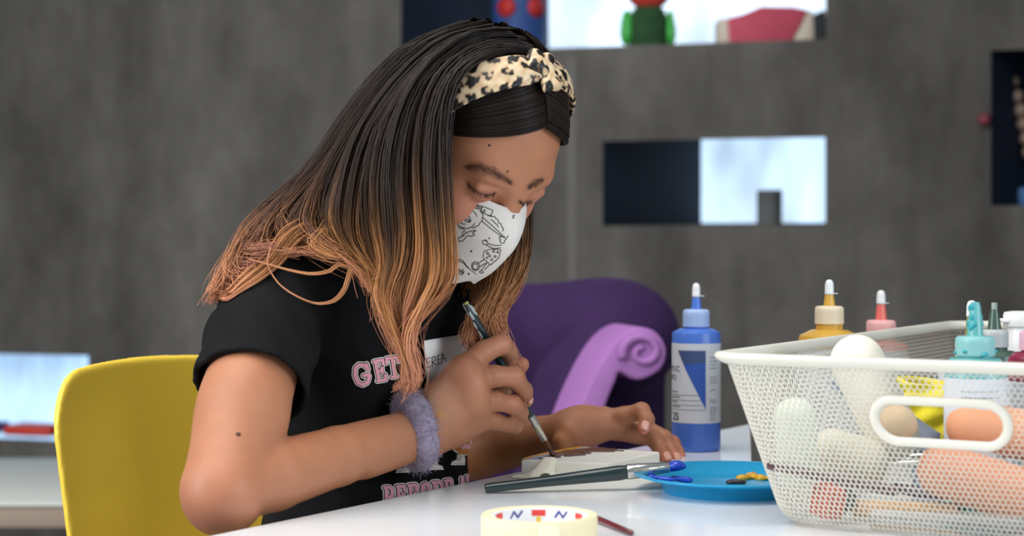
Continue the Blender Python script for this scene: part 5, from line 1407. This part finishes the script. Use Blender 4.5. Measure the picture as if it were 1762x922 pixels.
# mesh floor of the basket
V = []; F = []
x0, x1, y0, y1, _ = peri(.0, inset=.0)
nx, ny = int((x1 - x0 - .05) / (pit * 1.6)), int((y1 - y0 - .05) / (dy * 1.6))
for j in range(ny):
    for i in range(nx):
        cx, cy = x0 + .030 + (i + (j % 2) * .5) * pit * 1.6, y0 + .030 + j * dy * 1.6
        k = len(V)
        for rr in (ro_ * 1.6, ri_ * 1.6):
            for a, b in N6: V.append(C0 + bw_ * (cx + a * rr) + bd * (cy + b * rr) + Vector((0, 0, .0012)))
        for q in range(6): p = (q + 1) % 6; F.append((k + q, k + p, k + 6 + p, k + 6 + q))
o = link('mesh_floor', mesh_np('mesh_floor', np.array([tuple(v) for v in V]), np.array(F)), wire_m, rt, smooth=False); tag(o, kind='stuff')
V = []; F = []; n = 220
prof = [(-.0010, rimz - .003), (-.0030, rimz - .002), (-.0058, rimz + .0005), (-.0075, rimz + .0032), (-.0060, rimz + .0060), (-.0015, rimz + .0068), (.0015, rimz + .0050), (.0018, rimz - .003)]
for i in range(n):
    for ins, z in prof:
        q = peri_pt(PER * i / n, rimz, ins); V.append(Vector((q.x, q.y, TZ + z)))
m_ = len(prof)
for i in range(n):
    for j in range(m_): F.append((i * m_ + j, i * m_ + (j + 1) % m_, ((i + 1) % n) * m_ + (j + 1) % m_, ((i + 1) % n) * m_ + j))
link('rim', mesh('rim', V, F), wire_m, rt)
ring = []
for i in range(72):
    a = 2 * math.pi * i / 72; cx = hs1 - hr * .6 if math.cos(a) > 0 else hs0 + hr * .6
    ring.append(peri_pt(cx + math.cos(a) * hr, hz0 + math.sin(a) * hr, -.0005))
bwn = (bd * -1)
link('handle_ring', tube_me('handle_ring', ring, .0038, seg=10, closed=True, flat=.62, up=bwn), wire_m, rt)

# ------------------------------------------------------------------ what lies in the basket
def local(x, y, z): return C0 + bw_ * x + bd * y + Vector((0, 0, z))
def PB(u, v, y):
    """point of the sight line at y metres behind the front of the basket"""
    d1 = P(u, v, 1.0) - EYE; k = (C0 + bd * y - EYE).dot(bd) / d1.dot(bd); return EYE + d1 * k
def capsule(name, a, b, ra, rb, m, label, cat, flat_end=False, group=None):
    M = frame_to(a, b); L = (Vector(b) - Vector(a)).length; pr = []
    for i in range(9): t = i / 8 * math.pi / 2; pr.append((max(1e-4, ra * math.sin(t)), ra * (1 - math.cos(t))))
    for i in range(9): t = i / 8 * math.pi / 2; pr.append((max(1e-4, rb * math.cos(t)), L - rb + rb * math.sin(t)))
    me = lathe_me(name, pr, 40); me.transform(M); o = link(name, me, m)
    c = Vector(a).lerp(Vector(b), .5); me.transform(Matrix.Translation(-c)); o.location = c
    return tag(o, label, cat, group)
foam_w = mat('white_foam', (228, 222, 204), rough=.85, noise=.03, nscale=60, bump=.1, bscale=500); foam_m = mat('mint_foam', (206, 214, 196), rough=.85, noise=.03, nscale=60, bump=.1, bscale=500)
foam_p = mat('peach_foam', (214, 152, 116), rough=.8, noise=.03, nscale=60); foam_t = mat('tan_foam', (196, 172, 142), rough=.85, noise=.03, nscale=60)
capsule('foam_stick', PB(1455, 580, .130), PB(1556, 790, .150), .0230, .0235, foam_w, 'white rounded foam stick poking up above the basket rim', 'foam stick')
capsule('foam_stick', local(.0495, .050, .1045), local(.0545, .052, .030), .0172, .0170, foam_m, 'pale mint foam stick upright at the plate side of the basket', 'foam stick')
capsule('foam_stick', PB(1392, 768, .105), PB(1530, 806, .120), .0205, .0205, mat('grey_green_foam', (204, 200, 180), rough=.85, noise=.03, nscale=60), 'grey-green foam stick lying in the basket below the mint one', 'foam stick')
capsule('foam_stick', PB(1540, 724, .052), PB(1552, 730, .100), .0140, .0140, foam_t, 'tan foam stick seen end-on through one end of the handle hole', 'foam stick')
capsule('foam_stick', PB(1628, 727, .105), PB(1880, 765, .150), .0205, .0205, foam_p, 'upper peach foam stick showing through the handle hole', 'foam stick')
capsule('foam_stick', PB(1580, 795, .082), PB(1850, 884, .092), .0215, .0230, mat('deep_peach_foam', (202, 140, 108), rough=.8, noise=.03, nscale=60), 'lower peach foam stick lying slantwise beneath the handle hole', 'foam stick')
# yellow crepe roll
f = Field()
crA, crB = P(1600, 648, 1.52), P(1618, 742, 1.50)
V = []; F = []; nn, mm = 40, 24
for j in range(mm):
    t = j / (mm - 1)
    for i in range(nn):
        a = i / (nn - 1) * 2.3 * math.pi; r = .0145 + .0026 * a / 2 + .0022 * math.sin(a * 5 + t * 9) + .0018 * math.sin(t * 23 + a * 2)
        wv = PB(1596, 655, .270).lerp(PB(1604, 768, .258), t)
        V.append(wv + Vector((math.cos(a) * r * (1.35 - .3 * t), math.sin(a) * r, .004 * math.sin(a + 1.0) - .006 * math.cos(a) * (1 - t))))
for j in range(mm - 1):
    for i in range(nn - 1): F.append((j * nn + i, j * nn + i + 1, (j + 1) * nn + i + 1, (j + 1) * nn + i))
cr = link('crepe_roll', mesh('crepe_roll', V, F), mat('yellow_crepe', (226, 208, 36), rough=.75, bump=.3, bscale=400, noise=.06, nscale=60))
c = sum((Vector(v) for v in V), Vector()) / len(V); cr.data.transform(Matrix.Translation(-c)); cr.location = c
md = cr.modifiers.new('t', 'SOLIDIFY'); md.thickness = .0012
tag(cr, 'rolled yellow crepe sheet standing in the basket behind the handle hole', 'crepe')
# paint tube
a, b = PB(1434, 657, .190), PB(1628, 792, .200)
M = frame_to(a, b); L = (b - a).length
V = []; F = []; nn = 28
for j in range(14):
    t = j / 13
    for i in range(nn):
        an = 2 * math.pi * i / nn; fl = min(1, t * 1.4); r = .0165
        V.append(M @ Vector((math.cos(an) * r * (1.35 - .35 * fl), math.sin(an) * r * (.08 + .92 * fl), t * L * .86)))
for j in range(13):
    for i in range(nn): k = (i + 1) % nn; F.append((j * nn + i, j * nn + k, (j + 1) * nn + k, (j + 1) * nn + i))
F.append(tuple(range(nn - 1, -1, -1))); F.append(tuple(13 * nn + i for i in range(nn)))
rt = empty('paint_tube', a.lerp(b, .5), 'grey metal paint tube lying slantwise behind the white foam stick in the basket', 'tube')
tb = link('tube_body', mesh('tube_body', V, F), mat('grey_tube', (146, 152, 166), rough=.4, metal=.3), rt)
me = lathe_me('cap', [(.013, L * .86), (.013, L * .88), (.009, L * .885), (.009, L), (.008, L * 1.005)], 24); me.transform(M); link('cap', me, mat('dark_cap', (60, 62, 70), rough=.5), rt)
tbv = bvh_of([tb])
def put_tube(q): p, n = hit(tbv, q[0], q[1]); return None if p is None else p + n * .0004
gs = [text2d('CM S', 15)]
V, F = gs[0]; ca, sa = math.cos(math.radians(-42)), math.sin(math.radians(-42))
V = [(1556 + x * ca * .9 - y * -sa * .9, 752 - (x * -sa + y * ca) * .9) for x, y in V]
lay('lettering', V, F, put_tube, ink, tb, 4)
# brushes and sticks on the floor of the basket
def rod(name, a, b, r0, r1, m, label, cat, seg=16):
    M = frame_to(a, b); L = (Vector(b) - Vector(a)).length
    me = lathe_me(name, [(r0 * .6, 0), (r0, .001), (max(r0, r1) * 1.1, L * .6), (r1, L - .001), (r1 * .6, L)], seg); me.transform(M)
    c = Vector(a).lerp(Vector(b), .5); me.transform(Matrix.Translation(-c)); o = link(name, me, m); o.location = c; sharp(o, 50)
    return tag(o, label, cat)
mauve = mat('dark_plum_lacquer', (84, 50, 60), rough=.25, coat=.4); plum = mat('plum_lacquer', (92, 62, 88), rough=.25, coat=.5)
rod('paint_brush', PB(1320, 800, .0285), PB(1545, 846, .044), .0034, .0044, mauve, 'dark plum brush handle slanting across the basket below the foam sticks', 'brush')
rod('paint_brush', PB(1535, 838, .130), PB(1790, 884, .124), .0042, .0058, plum, 'glossy plum brush handle low in the basket, below the peach foam stick', 'brush')
rod('paint_brush', PB(1620, 862, .128), PB(1830, 896, .126), .0048, .0062, mat('black_lacquer', (40, 34, 38), rough=.25, coat=.4), 'near-black brush handle lowest of those in the basket', 'brush')
rod('brush_ferrule', PB(1512, 792, .190), PB(1600, 790, .180), .0066, .0070, silver, 'bright silver brush ferrule below the handle hole in the basket', 'brush')
rod('wooden_stick', PB(1466, 874, .088), PB(1650, 880, .096), .0068, .0068, mat('tan_wood', (206, 160, 112), rough=.6, noise=.1, nscale=40, stretch=(1, 1, .2)), 'round tan wooden stick on the floor of the basket', 'stick')
o = link('clay_block', box_me('clay_block', .018, .024, .026, .002, 2), mat('red_clay', (206, 92, 70), rough=.7)); q = PB(1424, 862, .068); o.location = (q.x, q.y, q.z); o.rotation_euler = (.1, 0, .5); tag(o, 'small orange-red clay block on the floor of the basket', 'clay')
o = link('dark_cap', lathe_me('dark_cap', [(.008, -.009), (.009, -.008), (.009, .007), (.0075, .009)], 24), mat('slate_plastic', (62, 66, 70), rough=.5)); o.location = PB(1453, 862, .082); o.rotation_euler = (1.2, .3, 0); tag(o, 'small dark bottle cap beside the orange-red clay in the basket', 'cap'); sharp(o)
rod('clear_tube', PB(1500, 894, .060), PB(1800, 912, .060), .0085, .0085, mat('clear_plastic', (236, 238, 238), rough=.12, trans=.85, ior=1.3), 'clear plastic tube along the front floor of the basket', 'tube', 28)
o = link('pale_blue_rag', bm_mesh('pale_blue_rag', prism_bm([(-.035, -.03), (.03, -.035), (.038, .02), (-.02, .035)], 0, .030, .006, 3)), mat('pale_blue_cloth', (190, 206, 226), rough=.9, noise=.1, nscale=60)); o.location = local(.128, .205, .004); tag(o, 'folded pale blue cloth in the plate-side corner of the basket', 'cloth')
# clear cup with a blue rim
q = PB(1752, 700, .245); rt = empty('cup', (q.x, q.y, q.z - .02), 'translucent cup with a blue rim, wedged behind the peach foam in the basket', 'cup')
cc = mat('cloudy_plastic', (212, 218, 226), rough=.35, trans=.35); bl_ = mat('blue_rim', (88, 146, 214), rough=.4)
tz = CZ - (668 - HZ) / FPX * q.y - (q.z - .02)
o = link('cup_wall', lathe_me('cup_wall', [(.0, -.02), (.022, -.02), (.0285, tz), (.0275, tz), (.021, -.018), (0, -.018)], 40, cap=False), cc); o.parent = rt
o = link('cup_rim', lathe_me('cup_rim', [(.0285, tz - .003), (.0302, tz - .001), (.0302, tz + .001), (.0285, tz + .002), (.0272, tz + .001), (.0272, tz - .003)], 40, cap=False), bl_); o.parent = rt
